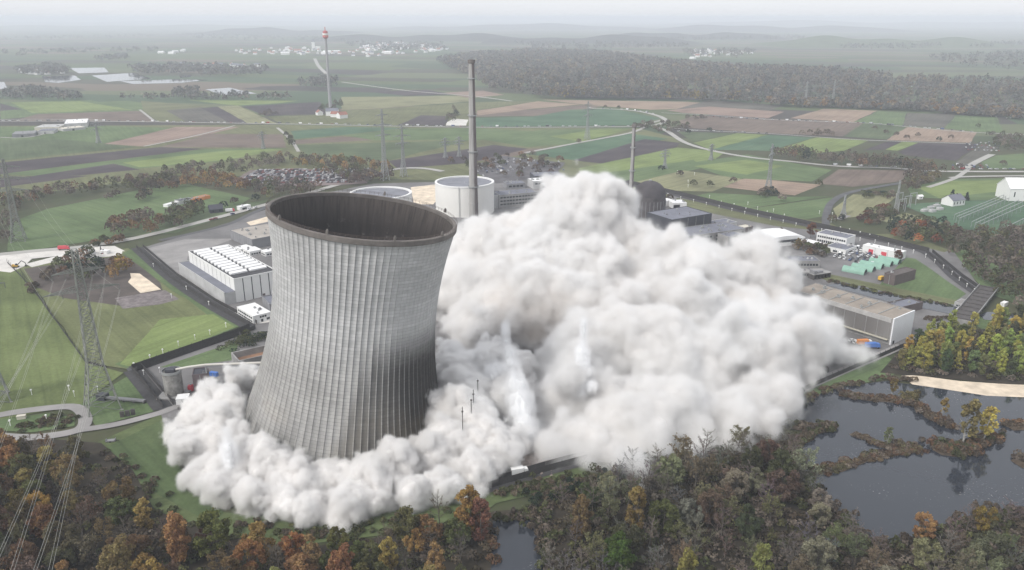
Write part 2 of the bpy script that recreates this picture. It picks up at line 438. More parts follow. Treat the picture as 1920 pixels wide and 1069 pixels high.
road('road', [(520,240),(545,262),(560,285)], 5)
road('road', [(270,275),(330,263),(388,250),(440,236)], 5)
road('road', [(640,154),(760,170),(880,180),(960,190)], 9)
road('road', [(-60,226),(60,224),(200,226)], 5)
road('road', [(262,206),(276,217),(290,228)], 5)
road('road', [(0,258),(60,257),(150,232)], 5)
road('road', [(1810,316),(1835,302),(1860,290)], 9)
road('road', [(1780,334),(1860,331),(2200,329)], 7)
road('road', [(1740,352),(1790,335),(1815,318)], 6)
road('road', [(-60,484),(60,472),(160,463),(260,446),(380,416),(470,392),(560,368),(640,345),(690,333),(740,318),(790,316),(830,322)], 9)
road('road', [(300,452),(420,424),(470,402),(520,380)], 6, ASPH)
road('road', [(262,470),(330,520),(400,570),(470,612),(445,630),(360,652),(262,690)], 5, ASPH)
road('road', [(250,690),(280,730),(308,768)], 7, ASPH)
road('road', [(-60,800),(0,780),(80,768),(140,765),(160,785),(150,806),(100,818),(30,822),(-60,812)], 6, CONC)
road('road', [(150,808),(220,797),(300,776),(340,762),(420,752)], 5, CONC)
road('road', [(1270,364),(1400,396),(1540,424),(1640,446),(1730,470),(1790,515),(1830,552),(1810,600)], 7, ASPH)
road('road', [(1548,424),(1550,400),(1562,378),(1600,360),(1700,342)], 7, ASPH)
road('road', [(1200,350),(1270,364)], 7, ASPH)
road('road', [(1570,412),(1590,405)], 7, CONC)
road('road', [(905,915),(960,900),(1030,878),(1100,860)], 5, CONC)
road('road', [(1480,742),(1560,706),(1640,672),(1690,650)], 6, CONC)

def water_material():
    m, N, b = new_mat('water')
    pos = N.n('ShaderNodeNewGeometry').outputs['Position']
    b.inputs['Base Color'].default_value = (.026, .031, .041, 1); b.inputs['Roughness'].default_value = .03
    b.inputs['IOR'].default_value = 1.45
    n = N.n('ShaderNodeTexNoise', {'Vector': pos, 'Scale': .6, 'Detail': 4.0}).outputs[0]
    bp = N.n('ShaderNodeBump', {'Strength': .05, 'Distance': .2, 'Height': n})
    N.t.links.new(bp.outputs[0], b.inputs['Normal'])
    # drifting leaves and foam specks
    v = N.n('ShaderNodeTexNoise', {'Vector': pos, 'Scale': 1.3, 'Detail': 3.0}).outputs[0]
    v2 = N.n('ShaderNodeTexNoise', {'Vector': pos, 'Scale': .035, 'Detail': 3.0}).outputs[0]
    k = N.m('MULTIPLY', N.mr(v, .64, .72, 0, 1), N.mr(v2, .50, .64, .0, .6))
    c = N.mix(k, (.026, .031, .041, 1), (.34, .32, .30, 1)); N.t.links.new(c, b.inputs['Base Color'])
    N.t.links.new(N.mr(k, 0, 1, .06, .8), b.inputs['Roughness'])
    return m
WATER = water_material()
patch('pond_water', [(1476,768),(1520,746),(1580,727),(1660,716),(1740,727),(1850,744),(2200,756),(2200,952),(1930,950),(1860,962),(1800,972),(1750,995),(1700,1012),(1660,1030),(1630,1018),(1600,995),(1570,970),(1545,940),(1522,915),(1508,885),(1498,850),(1530,800),(1500,790)], WATER)
patch('pond_water', [(924,980),(960,972),(992,976),(1008,1005),(1016,1060),(1040,1180),(900,1180),(922,1060)], WATER)
patch('canal_water', [(1548,536),(1580,530),(1690,556),(1800,575),(1812,590),(1780,590),(1660,566)], WATER)
patch('canal_water', [(1836,592),(1850,586),(1900,590),(1915,600),(1880,604),(1845,601)], WATER)
for pix in [[(78,143),(140,142),(152,150),(110,156),(84,154)], [(130,128),(196,127),(204,136),(148,138)], [(172,142),(250,137),(286,148),(200,154)],
            [(225,153),(330,149),(392,150),(340,156),(250,158)], [(385,168),(430,165),(482,176),(420,179)], [(-30,156),(8,154),(14,166),(-30,172)],
            [(300,122),(400,120),(392,125),(310,126)], [(335,142),(360,141),(356,145),(338,146)]]:
    patch('lake_water', pix, WATER)
# low hills along the horizon
def hills(pxa, pxb, py, top, depth, col):
    a = G(pxa, py); b = G(pxb, py); n = 40; vs = []; fs = []
    for j, (dy, k) in enumerate([(0, 0), (.25, .6), (.5, 1), (.75, .6), (1, 0)]):
        for i in range(n+1):
            t = i/n; e = math.sin(math.pi*t)**.5
            h = top*k*e*(.75 + .25*math.sin(t*9 + pxa) + .12*math.sin(t*23 + py)); p = a.lerp(b, t)
            vs.append((p.x, p.y + dy*depth, h - .5))
    for j in range(4):
        for i in range(n): fs.append((j*(n+1)+i, j*(n+1)+i+1, (j+1)*(n+1)+i+1, (j+1)*(n+1)+i))
    o = link('hills', mesh_np('hills', vs, fs, [FIELD], True)); o.color = (*col, 1); o['row_angle'] = .3
    return tag(o, kind='structure')
WOODC = (.035, .038, .032)
hills(300, 640, 66, 70, 1800, WOODC); hills(560, 1000, 78, 60, 900, WOODC); hills(900, 1330, 82, 55, 900, WOODC)
hills(1150, 1500, 74, 60, 1200, WOODC); hills(1470, 1960, 90, 70, 900, DGR); hills(1250, 1750, 60, 90, 2500, WOODC)
hills(-200, 500, 55, 60, 4000, DGR); hills(700, 1250, 56, 80, 3000, WOODC); hills(1300, 2200, 50, 120, 6000, WOODC); hills(-400, 800, 46, 90, 6000, WOODC)
# ============================================================ the leaning cooling tower
TB = G(648, 792)                               # where its axis meets the ground
LEAN = R(8.1); TOPZ = 100.0
def tower_r(z):
    s = TOPZ - z
    return 35.8*math.sqrt(1 + ((s - 37.5)/74.7)**2)
def concrete_shell():
    m, N, b = new_mat('weathered_tower_concrete')
    tc = N.n('ShaderNodeTexCoord').outputs['Object']
    sp = N.n('ShaderNodeSeparateXYZ', {0: tc}); x, y, z = sp.outputs
    ang = N.m('ARCTAN2', y, x)                                     # -pi..pi, -pi/2 faces the camera
    # the lifts it was cast in: rings 1.45 m high
    lift = N.m('DIVIDE', z, 1.45); li = N.m('FLOOR', lift); lf = N.m('FRACT', lift)
    panel = N.m('FLOOR', N.m('MULTIPLY', ang, 90/(2*math.pi)))
    cv = N.n('ShaderNodeCombineXYZ', {0: li, 1: panel, 2: 0.0}).outputs[0]
    wn = N.n('ShaderNodeTexWhiteNoise', {'Vector': cv}, noise_dimensions='3D').outputs['Value']
    cl = N.n('ShaderNodeCombineXYZ', {0: N.m('MULTIPLY', ang, 3.0), 1: N.m('MULTIPLY', li, 3.7), 2: 0.0}).outputs[0]
    bandn = N.n('ShaderNodeTexNoise', {'Vector': cl, 'Scale': 1.0, 'Detail': 4.0, 'Roughness': .7}).outputs[0]
    big = N.n('ShaderNodeTexNoise', {'Vector': tc, 'Scale': .035, 'Detail': 5.0}).outputs[0]
    fine = N.n('ShaderNodeTexNoise', {'Vector': tc, 'Scale': .9, 'Detail': 5.0, 'Roughness': .7}).outputs[0]
    up = N.mr(z, 30, 70, 0, 1, True)
    base = N.mix(up, (.32, .315, .305, 1), (.45, .45, .45, 1))
    f = N.m('MULTIPLY', N.mr(bandn, .25, .75, .80, 1.20), N.mr(wn, 0, 1, .96, 1.04))
    f = N.m('MULTIPLY', f, N.mr(big, .3, .7, .85, 1.14)); f = N.m('MULTIPLY', f, N.mr(fine, .2, .8, .88, 1.12))
    joint = N.m('MULTIPLY', N.m('LESS_THAN', lf, .13), N.mr(bandn, .3, .7, .05, .42))
    f = N.m('MULTIPLY', f, N.m('SUBTRACT', 1.0, joint))
    c = N.v('SCALE', base, scale=f)
    # run-off stain and painted-in rib shadow, one dark line beside each rib
    fr = N.m('FRACT', N.m('ADD', N.m('MULTIPLY', ang, 90/(2*math.pi)), .5))
    edge = N.m('MULTIPLY', N.mr(fr, .575, .59, 0, 1), N.mr(fr, .597, .632, 1, 0))
    strk = N.n('ShaderNodeCombineXYZ', {0: N.m('MULTIPLY', panel, 7.3), 1: N.m('MULTIPLY', z, .06), 2: 0.0}).outputs[0]
    sn = N.n('ShaderNodeTexNoise', {'Vector': strk, 'Scale': 1.0, 'Detail': 3.0}).outputs[0]
    c = N.mix(N.m('MULTIPLY', edge, N.mr(sn, .25, .6, .6, .95)), c, (.10, .095, .09, 1))
    # darker band under the rim, stronger towards the right
    rim_dark = N.m('MULTIPLY', N.mr(N.m('ADD', z, N.m('MULTIPLY', sn, 9)), TOPZ+0.5, TOPZ+5, 0, 1), N.mr(ang, -1.4, -.2, .25, .8))
    c = N.mix(rim_dark, c, (.13, .12, .115, 1))
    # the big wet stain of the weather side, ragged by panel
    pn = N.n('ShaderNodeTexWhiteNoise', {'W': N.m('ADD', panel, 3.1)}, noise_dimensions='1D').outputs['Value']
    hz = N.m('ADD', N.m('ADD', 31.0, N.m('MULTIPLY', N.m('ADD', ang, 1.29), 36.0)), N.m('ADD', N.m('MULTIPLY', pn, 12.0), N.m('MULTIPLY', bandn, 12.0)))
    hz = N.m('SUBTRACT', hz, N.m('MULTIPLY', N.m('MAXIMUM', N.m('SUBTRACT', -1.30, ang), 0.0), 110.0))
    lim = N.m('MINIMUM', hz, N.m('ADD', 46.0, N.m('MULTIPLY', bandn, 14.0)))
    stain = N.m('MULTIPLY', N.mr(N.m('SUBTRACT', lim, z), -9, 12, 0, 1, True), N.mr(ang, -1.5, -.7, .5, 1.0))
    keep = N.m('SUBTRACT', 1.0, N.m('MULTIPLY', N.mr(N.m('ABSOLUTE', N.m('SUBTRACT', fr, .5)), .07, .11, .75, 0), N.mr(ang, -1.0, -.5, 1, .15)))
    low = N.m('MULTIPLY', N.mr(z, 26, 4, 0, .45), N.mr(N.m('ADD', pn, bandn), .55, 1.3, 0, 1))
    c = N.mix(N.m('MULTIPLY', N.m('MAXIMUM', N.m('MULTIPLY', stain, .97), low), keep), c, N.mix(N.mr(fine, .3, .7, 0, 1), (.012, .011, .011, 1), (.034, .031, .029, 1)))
    ochre = N.m('MULTIPLY', N.mr(big, .5, .62, 0, .2), N.mr(z, 34, 18, 0, 1))
    c = N.mix(ochre, c, (.19, .155, .10, 1))
    N.t.links.new(c, b.inputs['Base Color']); b.inputs['Roughness'].default_value = .92; b.inputs['Specular IOR Level'].default_value = .15
    return m
def dark_lining():
    m, N, b = new_mat('dark_tower_lining')
    tc = N.n('ShaderNodeTexCoord').outputs['Object']
    sp = N.n('ShaderNodeSeparateXYZ', {0: tc}); x, y, z = sp.outputs
    ang = N.m('ARCTAN2', y, x)
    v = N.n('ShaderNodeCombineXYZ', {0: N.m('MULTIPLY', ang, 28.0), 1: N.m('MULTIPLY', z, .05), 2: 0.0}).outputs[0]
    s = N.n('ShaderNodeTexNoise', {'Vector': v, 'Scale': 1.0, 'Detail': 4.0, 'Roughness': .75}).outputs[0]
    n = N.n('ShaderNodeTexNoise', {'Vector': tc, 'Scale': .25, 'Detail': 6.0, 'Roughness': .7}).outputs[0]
    c = N.mix(N.mr(z, TOPZ-14, TOPZ-1, 0, 1), (.030, .025, .024, 1), (.075, .064, .058, 1))  # dark brown, lighter towards the top edge
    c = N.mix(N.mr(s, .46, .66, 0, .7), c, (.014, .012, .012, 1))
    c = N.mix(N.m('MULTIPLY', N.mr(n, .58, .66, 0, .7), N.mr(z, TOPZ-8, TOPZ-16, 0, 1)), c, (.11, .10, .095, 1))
    N.t.links.new(c, b.inputs['Base Color']); b.inputs['Roughness'].default_value = .9; b.inputs['Specular IOR Level'].default_value = .2
    return m
tower = thing('cooling_tower', 'huge grey ribbed concrete cooling tower leaning to the right as it sinks into its dust', 'cooling tower', TB)
tower.rotation_euler = (R(-0.6), LEAN, 0)
NR = 90; zs = np.concatenate([np.linspace(-9, TOPZ-1.6, 84)])
rib = [(-.5, 0), (-.075, 0), (-.055, .17), (.055, .17), (.075, 0)]
tt = []; off = []
for k in range(NR):
    for (u, h) in rib: tt.append((k + u)*2*math.pi/NR); off.append(h)
tt = np.array(tt); off = np.array(off); n = len(tt)
V = []; 
for z in zs:
    r = tower_r(z) + off*(1.0 if z < TOPZ-2.4 else .6)
    V.append(np.stack([r*np.cos(tt), r*np.sin(tt), np.full(n, z)], 1))
V = np.concatenate(V)
idx = np.arange(n); nxt = (idx+1) % n
Fq = np.concatenate([np.stack([j*n+idx, j*n+nxt, (j+1)*n+nxt, (j+1)*n+idx], 1) for j in range(len(zs)-1)])
link('shell', mesh_np('shell', V, Fq, [concrete_shell()]), tower)
# inside face with its own ribs of dark run-off
n2 = 180; t2 = np.arange(n2)*2*math.pi/n2; z2 = np.linspace(-9, TOPZ-1.0, 40)
ro = np.where(np.arange(n2) % 4 == 0, -.35, 0)
V = np.concatenate([np.stack([(tower_r(z) - 1.1 + ro)*np.cos(t2), (tower_r(z) - 1.1 + ro)*np.sin(t2), np.full(n2, z)], 1) for z in z2])
idx = np.arange(n2); nxt = (idx+1) % n2
Fq = np.concatenate([np.stack([j*n2+nxt, j*n2+idx, (j+1)*n2+idx, (j+1)*n2+nxt], 1) for j in range(len(z2)-1)])
link('inner_lining', mesh_np('inner_lining', V, Fq, [dark_lining()]), tower)
RIMM = mat('dark_rim_concrete', (.15, .135, .125), .9, .35, .2, 6)
rt = tower_r(TOPZ)
rim = MB().lathe([(rt-1.15, TOPZ-1.0), (rt-1.3, TOPZ+.5), (rt-.2, TOPZ+.6), (rt+.30, TOPZ+.4), (rt+.38, TOPZ-1.5), (rt+.1, TOPZ-1.7), (rt-.6, TOPZ-1.9)], 180, cap=False).build('rim', RIMM, tower)
rail = MB()
for z in (1.5, 2.0): rail.lathe([(rt+.25, TOPZ+z-.05), (rt+.35, TOPZ+z), (rt+.25, TOPZ+z+.05)], 120, cap=False)
for k in range(120):
    a = 2*math.pi*k/120; rail.bar(((rt+.3)*math.cos(a), (rt+.3)*math.sin(a), TOPZ+.7), ((rt+.3)*math.cos(a), (rt+.3)*math.sin(a), TOPZ+2.0), .1)
rail.build('railing', mat('rusty_steel', (.10, .075, .065), .7), rim)
for k, a in enumerate((-2.35, -1.75, -1.1, -.5, .6, 1.5, 2.4)):
    MB().box(-.5, -.4, 0, .5, .4, 1.4).box(-.3, -.3, 1.4, .3, .3, 1.9).build('warning_lamp', RIMM, rim).matrix_local = Matrix.Translation(((rt+.3)*math.cos(a), (rt+.3)*math.sin(a), TOPZ+.98)) @ Matrix.Rotation(a, 4, 'Z')
# ============================================================ buildings of the works
WHITE = mat('white_cladding', (.70, .70, .69), .7, .07, .1); WROOF = mat('white_roof_sheet', (.72, .72, .72), .75, .12, .12)
LGREY = mat('light_grey_render', (.42, .42, .42), .85, .2, .12); GREYC = mat('grey_cladding', (.21, .21, .22), .8, .15, .1)
DGREY = mat('charcoal_cladding', (.048, .050, .062), .6, .2, .1); DROOF = mat('bitumen_roof', (.15, .155, .185), .85, .25, .08)
BLACKM = mat('black_opening', (.012, .012, .014), .6); GLASSD = mat('dark_window_glass', (.025, .03, .035), .15, .2, .3, spec=.5)
BEIGE = mat('gravel_flat_roof', (.34, .31, .28), .95, .28, .09, 8); OLDC = mat('stained_concrete', (.27, .265, .26), .9, .4, .1, 8)
BRICK = mat('dark_brown_brick', (.115, .092, .088), .9, .2, .3); REDP = mat('red_paint', (.55, .07, .09), .6, .1); STEEL = mat('galvanised_steel', (.33, .34, .34), .55, .15, .3, metal=.3)
GREENS = mat('pale_green_sheet', (.21, .36, .29), .6, .14, .2, 6); ORANGE = mat('orange_paint', (.62, .22, .05), .6); BLUEP = mat('blue_paint', (.06, .17, .50), .5); YELP = mat('yellow_paint', (.6, .36, .04), .6)
TIMB = mat('brown_timber', (.16, .11, .08), .85, .3, .4); CREAM = mat('cream_render', (.52, .49, .42), .85, .12)

class Frame:
    "box frame standing under three roof corners of the photo, a-b along x and c on the far side"
    def __init__(s, a, b, c, h):
        A = G(*a, h); B = G(*b, h); Cc = G(*c, h)
        ex = (B - A); s.L = ex.length; ex.normalize(); ey = Vector((-ex.y, ex.x, 0)); s.W = (Cc - B).dot(ey)
        if s.W < 0:
            A, ex, ey, s.W = B, -ex, -ey, -s.W
        s.h = h; s.o = Vector((A.x, A.y, 0)); s.rz = math.atan2(ex.y, ex.x)
def building(name, label, cat, a, b, c, h, wall, roof, parapet=.6, windows=(), doors=(), group=None):
    f = Frame(a, b, c, h); L, Wd = f.L, f.W
    t = thing(name, label, cat, f.o, f.rz, group)
    wl_ = MB().box(0, 0, -.5, L, Wd, h - parapet).build('wall', wall, t)
    r = MB().box(.3, .3, h - parapet, L-.3, Wd-.3, h - parapet + .12)
    rf_ = r.build('roof', roof, t)
    p = MB()
    for (x0, y0, x1, y1) in ((-.08, -.08, L+.08, .3), (-.08, Wd-.3, L+.08, Wd+.08), (-.08, .3, .3, Wd-.3), (L-.3, .3, L+.08, Wd-.3)):
        p.box(x0, y0, h - parapet, x1, y1, h)
    p.build('parapet', wall, t)
    rr = random.Random(int(L*100 + Wd*10)); z = h - parapet + .12
    for k in range(min(6, int(L*Wd/55))):                          # vents and hatches on the roof
        x = rr.uniform(.1, .9)*L; y = rr.uniform(.15, .85)*Wd; q = rr.uniform(.35, .9)
        MB().box(x-q, y-q*.8, z-.05, x+q, y+q*.8, z+rr.uniform(.4, 1.1)).box(x-q*.6, y-q*.5, z+.3, x+q*.6, y+q*.5, z+1.3).build('roof_vent', rr.choice([STEEL, LGREY, GREYC]), rf_)
    for k in range(1, max(2, min(7, int(L/8)))):                   # downpipes
        x = L*k/max(2, min(7, int(L/8))); MB().box(x-.12, -.14, 0, x+.12, -.02, h-parapet-.2).build('downpipe', STEEL, wl_)
    for (side, u0, u1, z0, z1, n) in windows:                      # a row of windows on a side, each a part
        for k in range(n):
            w = (u1 - u0)/n; q0 = u0 + w*(k+.12); q1 = u0 + w*(k+.88)
            wm = MB(); d = .07
            if side == 's': wm.box(q0*L, -d, z0, q1*L, .05, z1)
            if side == 'n': wm.box(q0*L, Wd-.05, z0, q1*L, Wd+d, z1)
            if side == 'w': wm.box(-d, q0*Wd, z0, .05, q1*Wd, z1)
            if side == 'e': wm.box(L-.05, q0*Wd, z0, L+d, q1*Wd, z1)
            wm.build('window', GLASSD, t)
    for (side, u0, u1, z1, m) in doors:
        dm = MB(); d = .09
        if side == 's': dm.box(u0*L, -d, 0, u1*L, .05, z1)
        if side == 'n': dm.box(u0*L, Wd-.05, 0, u1*L, Wd+d, z1)
        if side == 'w': dm.box(-d, u0*Wd, 0, .05, u1*Wd, z1)
        if side == 'e': dm.box(L-.05, u0*Wd, 0, L+d, u1*Wd, z1)
        dm.build('door', m, t)
    return t, f
def clutter(t, f, n, seed, z, m=None):
    rr = random.Random(seed)
    for k in range(n):
        x = rr.uniform(.1, .9)*f.L; y = rr.uniform(.12, .88)*f.W; s = rr.uniform(.5, 1.4)
        MB().box(x-s, y-s*.7, z, x+s, y+s*.7, z+rr.uniform(.6, 1.6)).box(x-s*.5, y-s*.3, z+.5, x+s*.4, y+s*.3, z+2.0).build('roof_vent', m or STEEL, next((q for q in KIDS.get(t.name, ()) if q.name.startswith('roof')), t))

# --- cell cooler hall at the left: white, two rows of fan hoods on the roof
f = Frame((438,523), (353,471), (519,507), 17.0); L, Wd = f.L, f.W
f = Frame((353,471), (438,523), (519,507), 17.0)
t = thing('cooler_hall', 'large white hall with two rows of white hoods on its dark roof', 'industrial hall', f.o, f.rz); L, Wd = f.L, f.W
MB().box(0, 0, -.5, L, Wd, 16.2).build('wall', WHITE, t)
MB().box(.4, .4, 16.2, L-.4, Wd-.4, 16.6).build('roof', mat('dark_roof_deck', (.05, .05, .055), .9), t)
p = MB()
for (x0, y0, x1, y1) in ((-.1, -.1, L+.1, .4), (-.1, Wd-.4, L+.1, Wd+.1), (-.1, .4, .4, Wd-.4), (L-.4, .4, L+.1, Wd-.4)): p.box(x0, y0, 16.2, x1, y1, 17.0)
p.build('parapet', WHITE, t)
NH = 11
for k in range(NH):
    for j in (0, 1):
        if L > Wd: x0 = L*(.06 + .86*k/NH); x1 = x0 + L*.86/NH*.5; y0 = Wd*(.07 + .46*j); y1 = y0 + Wd*.39
        else: x0 = L*(.07 + .46*j); x1 = x0 + L*.39; y0 = Wd*(.06 + .86*k/NH); y1 = y0 + Wd*.86/NH*.5
        MB().add([(x0,y0,16.6),(x1,y0,16.6),(x1,y1,16.6),(x0,y1,16.6),(x0,y0,18.2),(x1,y0,17.6),(x1,y1,17.6),(x0,y1,18.2)] if L > Wd else
                 [(x0,y0,16.6),(x1,y0,16.6),(x1,y1,16.6),(x0,y1,16.6),(x0,y0,18.2),(x1,y0,18.2),(x1,y1,17.6),(x0,y1,17.6)],
                 [(0,3,2,1),(4,5,6,7),(0,1,5,4),(1,2,6,5),(2,3,7,6),(3,0,4,7)]).build('roof_hood', WROOF, t)
for k in range(1, 11):
    for s in (0, 1):
        y = -.06 if s == 0 else Wd+.06
        MB().box(L*k/11-.18, min(y, y*.2), 0, L*k/11+.18, max(y, Wd if s else 0), 16.1).build('wall_seam', GREYC, t) if s == 0 else None
for k in range(1, 5):
    MB().box(L-.02, Wd*k/5-.3, 0, L+.07, Wd*k/5+.3, 16.1).build('wall_seam', DGREY, t)
MB().box(-2, -7.5, -.5, L+.6, -.1, 8.6).box(-2.1, -7.6, 8.6, L+.7, -7.2, 9.4).box(-2.1, -7.2, 8.6, -1.7, -.1, 9.4).build('low_wing', LGREY, t)
MB().box(-1.7, -7.2, 8.6, L+.5, -.1, 8.75).build('wing_roof', DROOF, t)
MB().box(L-.02, Wd*.62, 0, L+.1, Wd*.68, 2.6).build('door', BRICK, t)

t, f = building('storage_hall', 'low dark grey hall with a broad beige roof behind the cooling tower rim', 'hall', (431,431), (472,449), (545,437), 8.5, GREYC, BEIGE, .4)
clutter(t, f, 6, 3, 8.2)
t, f = building('office_block', 'small white flat roofed office on a gravel apron beside the cooling tower', 'office', (444,575), (474,593), (507,584), 5.5, WHITE, WROOF, .3,
                windows=[('s', .05, .95, 1.0, 2.0, 8), ('s', .05, .95, 3.2, 4.3, 8), ('e', .35, .75, 3.2, 4.4, 3), ('e', .7, .95, 1.0, 2.4, 1)], doors=[('e', .42, .54, 2.3, GLASSD)])
for (a, b, c, h, lab) in [((440,463),(452,467),(470,461),3.5,'small white site cabin in front of the dark grey hall, the one farther left'),
                          ((455,466),(468,472),(487,466),4,'white two storey site cabin between the dark grey hall and the fan hall'),
                          ((489,469),(497,473),(520,467),4,'white site cabin close against the cooling tower above the fan hall')]:
    building('site_cabin', lab, 'cabin', a, b, c, h, WHITE, WROOF, .2, windows=[('s', .1, .9, 1, 2.2, 3), ('e', .1, .9, 1, 2.2, 4)])
building('pump_house', 'dark grey flat roofed pump house touching the left side of the cooling tower', 'building', (491,555), (505,570), (560,556), 9, GREYC, DROOF, .8)
# walled basin
f = Frame((433,661), (447,677), (520,658), 6); L, Wd = f.L, f.W
t = thing('settling_basin', 'open rectangular basin with rusty brown floor and pale concrete walls', 'basin', f.o, f.rz)
b = MB()
for (x0, y0, x1, y1) in ((0, 0, L, .7), (0, Wd-.7, L, Wd), (0, .7, .7, Wd-.7), (L-.7, .7, L, Wd-.7)): b.box(x0, y0, -.5, x1, y1, 6)
b.build('wall', OLDC, t); MB().box(.7, .7, -.4, L-.7, Wd-.7, 2.4).build('basin_floor', mat('rust_sludge', (.24, .14, .09), .9, .3, .2), t)

# --- the two white reactor drums
def drum(px, py_roof, py_base, rpx, label):
    Dp = G(px, py_base); h = hgt(py_base, py_roof); r = rpx*(Dp - Vector((0, 0, H))).length/F*.985
    t = thing('reactor_building', label, 'reactor building', Dp, 0)
    MB().lathe([(r, -.5), (r, h)], 96, cap=False).build('wall', mat('drum_panels', (.74, .73, .70), .75, .06, .05), t, True)
    MB().lathe([(r-1.9, h-1.2), (r-1.9, h+.35), (r+.25, h+.35), (r+.25, h-1.0)], 96, cap=False).build('parapet', WHITE, t)
    MB().lathe([(r-1.9, h-.9), (r*.5, h-.7), (.3, h-.6)], 96, cap=False).build('roof', mat('drum_roof', (.19, .195, .22), .9, .25, .12, 7), t)
    lad = MB()
    a = -math.pi/2 - .12
    for s in (-.5, .5): lad.bar(((r+.35)*math.cos(a)+s, (r+.35)*math.sin(a), 0), ((r+.35)*math.cos(a)+s, (r+.35)*math.sin(a), h+.3), .16)
    for k in range(int(h/1.2)): lad.bar(((r+.35)*math.cos(a)-.5, (r+.35)*math.sin(a), k*1.2), ((r+.35)*math.cos(a)+.5, (r+.35)*math.sin(a), k*1.2), .12)
    lad.build('ladder', STEEL, t)
    return t, r, h
drum(872, 340.5, 396, 55, 'white cylindrical reactor building with a grey roof behind the tall concrete chimney')
drum(717, 361.5, 424, 57, 'white cylindrical reactor building half hidden behind the cooling tower rim')
# --- chimneys
def chimney(px, py_base, py_top, rb, rt_, label, steps=9, m=None, cap=None):
    b = G(px, py_base); h = hgt(py_base, py_top); t = thing('chimney', label, 'chimney', b)
    prof = []
    for k in range(steps):
        z0 = h*k/steps; z1 = h*(k+1)/steps; r0 = rb + (rt_-rb)*k/steps; r1 = rb + (rt_-rb)*(k+.92)/steps
        prof += [(r0+.18, z0), (r0+.18, z0+1.0), (r0, z0+1.1), (r1, z1)]
    MB().lathe(prof, 32, cap=False).build('shaft', m, t, False)
    for k in range(2, steps, 2):
        z = h*k/steps; r = rb + (rt_-rb)*k/steps
        MB().lathe([(r+.1, z-.25), (r+1.1, z-.15), (r+1.1, z+.9), (r+1.0, z+.9), (r+1.0, z), (r+.1, z)], 28, cap=False).build('platform', STEEL, t)
    MB().lathe([(rt_+.05, h-3.2), (rt_+.75, h-2.6), (rt_+.75, h), (rt_-.35, h), (rt_-.35, h-1.5), (0.01, h-1.5)], 32, cap=False).build('cap', cap or RIMM, t)
    return t
def chim_mat():
    m, N, b = new_mat('weathered_chimney_concrete')
    tc = N.n('ShaderNodeTexCoord').outputs['Object']; x, y, z = N.n('ShaderNodeSeparateXYZ', {0: tc}).outputs
    ang = N.m('ARCTAN2', y, x)
    n = N.n('ShaderNodeTexNoise', {'Vector': N.v('MULTIPLY', tc, (1, 1, .06)), 'Scale': .8, 'Detail': 5.0}).outputs[0]
    st = N.mr(N.m('ADD', ang, N.m('MULTIPLY', N.m('SUBTRACT', n, .5), .5)), -1.35, -1.2, 0, 1)     # one side darker brown
    st = N.m('MULTIPLY', st, N.mr(ang, 1.9, 2.2, 1, 0))
    c = N.mix(N.mr(n, .3, .7, 0, 1), (.36, .35, .34, 1), (.25, .24, .23, 1))
    c = N.mix(N.m('MULTIPLY', st, .85), c, (.085, .062, .058, 1))
    N.t.links.new(c, b.inputs['Base Color']); b.inputs['Roughness'].default_value = .9
    return m
CHM = chim_mat()
chimney(888.5, 414, 112, 4.3, 2.5, 'tall pale concrete chimney with a darker brown side before the white drum', 9, CHM)
chimney(1181, 405, 233, 2.1, 1.5, 'thin grey chimney standing beside the dark domed reactor', 8, CHM)
# --- domed reactor
Dp = G(1216, 404); t = thing('domed_reactor', 'dark grey domed cylinder of the oldest reactor rising behind the dust', 'reactor building', Dp); r = 15.2
DOME = mat('soot_dark_dome', (.055, .048, .052), .85, .3, .12, 7)
MB().lathe([(r, -.5), (r, 20)], 64, cap=False).build('wall', mat('dark_ribbed_wall', (.075, .066, .068), .9, .35, .2, 7), t, True)
MB().lathe([(r+.1, 20)] + [(r*math.cos(a), 20 + 13.5*math.sin(a)) for a in np.linspace(.02, math.pi/2-.02, 14)], 64, cap=False).build('dome', DOME, t, True)
for k in range(26):
    a = 2*math.pi*k/26
    MB().bar(((r+.15)*math.cos(a), (r+.15)*math.sin(a), -.3), ((r+.15)*math.cos(a), (r+.15)*math.sin(a), 16), .5).build('pilaster', GREYC, t)
MB().lathe([(1.4, 33.2), (1.4, 34.4), (.01, 34.5)], 16, cap=False).build('vent', STEEL, t)
t, f = building('turbine_hall', 'tall charcoal box hall with a slate blue roof next to the dome', 'hall', (1260,412), (1335,400), (1277,388), 19, DGREY, DROOF, .5)
t, f = building('concrete_office', 'old grey concrete office wing with rows of dark windows below the charcoal hall', 'office', (1256,448), (1398,428), (1372,414), 13, OLDC, DROOF, .5,
                windows=[('s', .02, .55, 9.2, 10.6, 14), ('s', .02, .55, 5.2, 6.6, 14), ('s', .6, .98, 9.4, 10.8, 10), ('s', .6, .98, 6.4, 7.8, 10), ('s', .6, .98, 3.2, 4.6, 10)])
clutter(t, f, 9, 5, 12.6)
t, f = building('stair_tower', 'stained grey concrete stair tower at the near corner of the office wing', 'tower', (1366,444), (1396,439), (1392,430), 14, OLDC, DROOF, .6, windows=[('s', .5, .95, 10, 11.3, 3), ('s', .5, .95, 7, 8.3, 3), ('s', .5, .95, 4, 5.3, 3)])
building('plant_annex', 'low dark flat roofed annex right of the charcoal hall', 'building', (1336,423), (1382,416), (1362,409), 9, LGREY, DROOF, .4)
building('plant_annex', 'tiny pale roofed box beyond the stained concrete wing', 'building', (1396,427), (1412,424), (1404,419), 5, BRICK, CREAM, .3)
building('reactor_annex', 'white flat annex directly right of the dome', 'building', (1244,378), (1262,374), (1256,369), 6, WHITE, WROOF, .3)
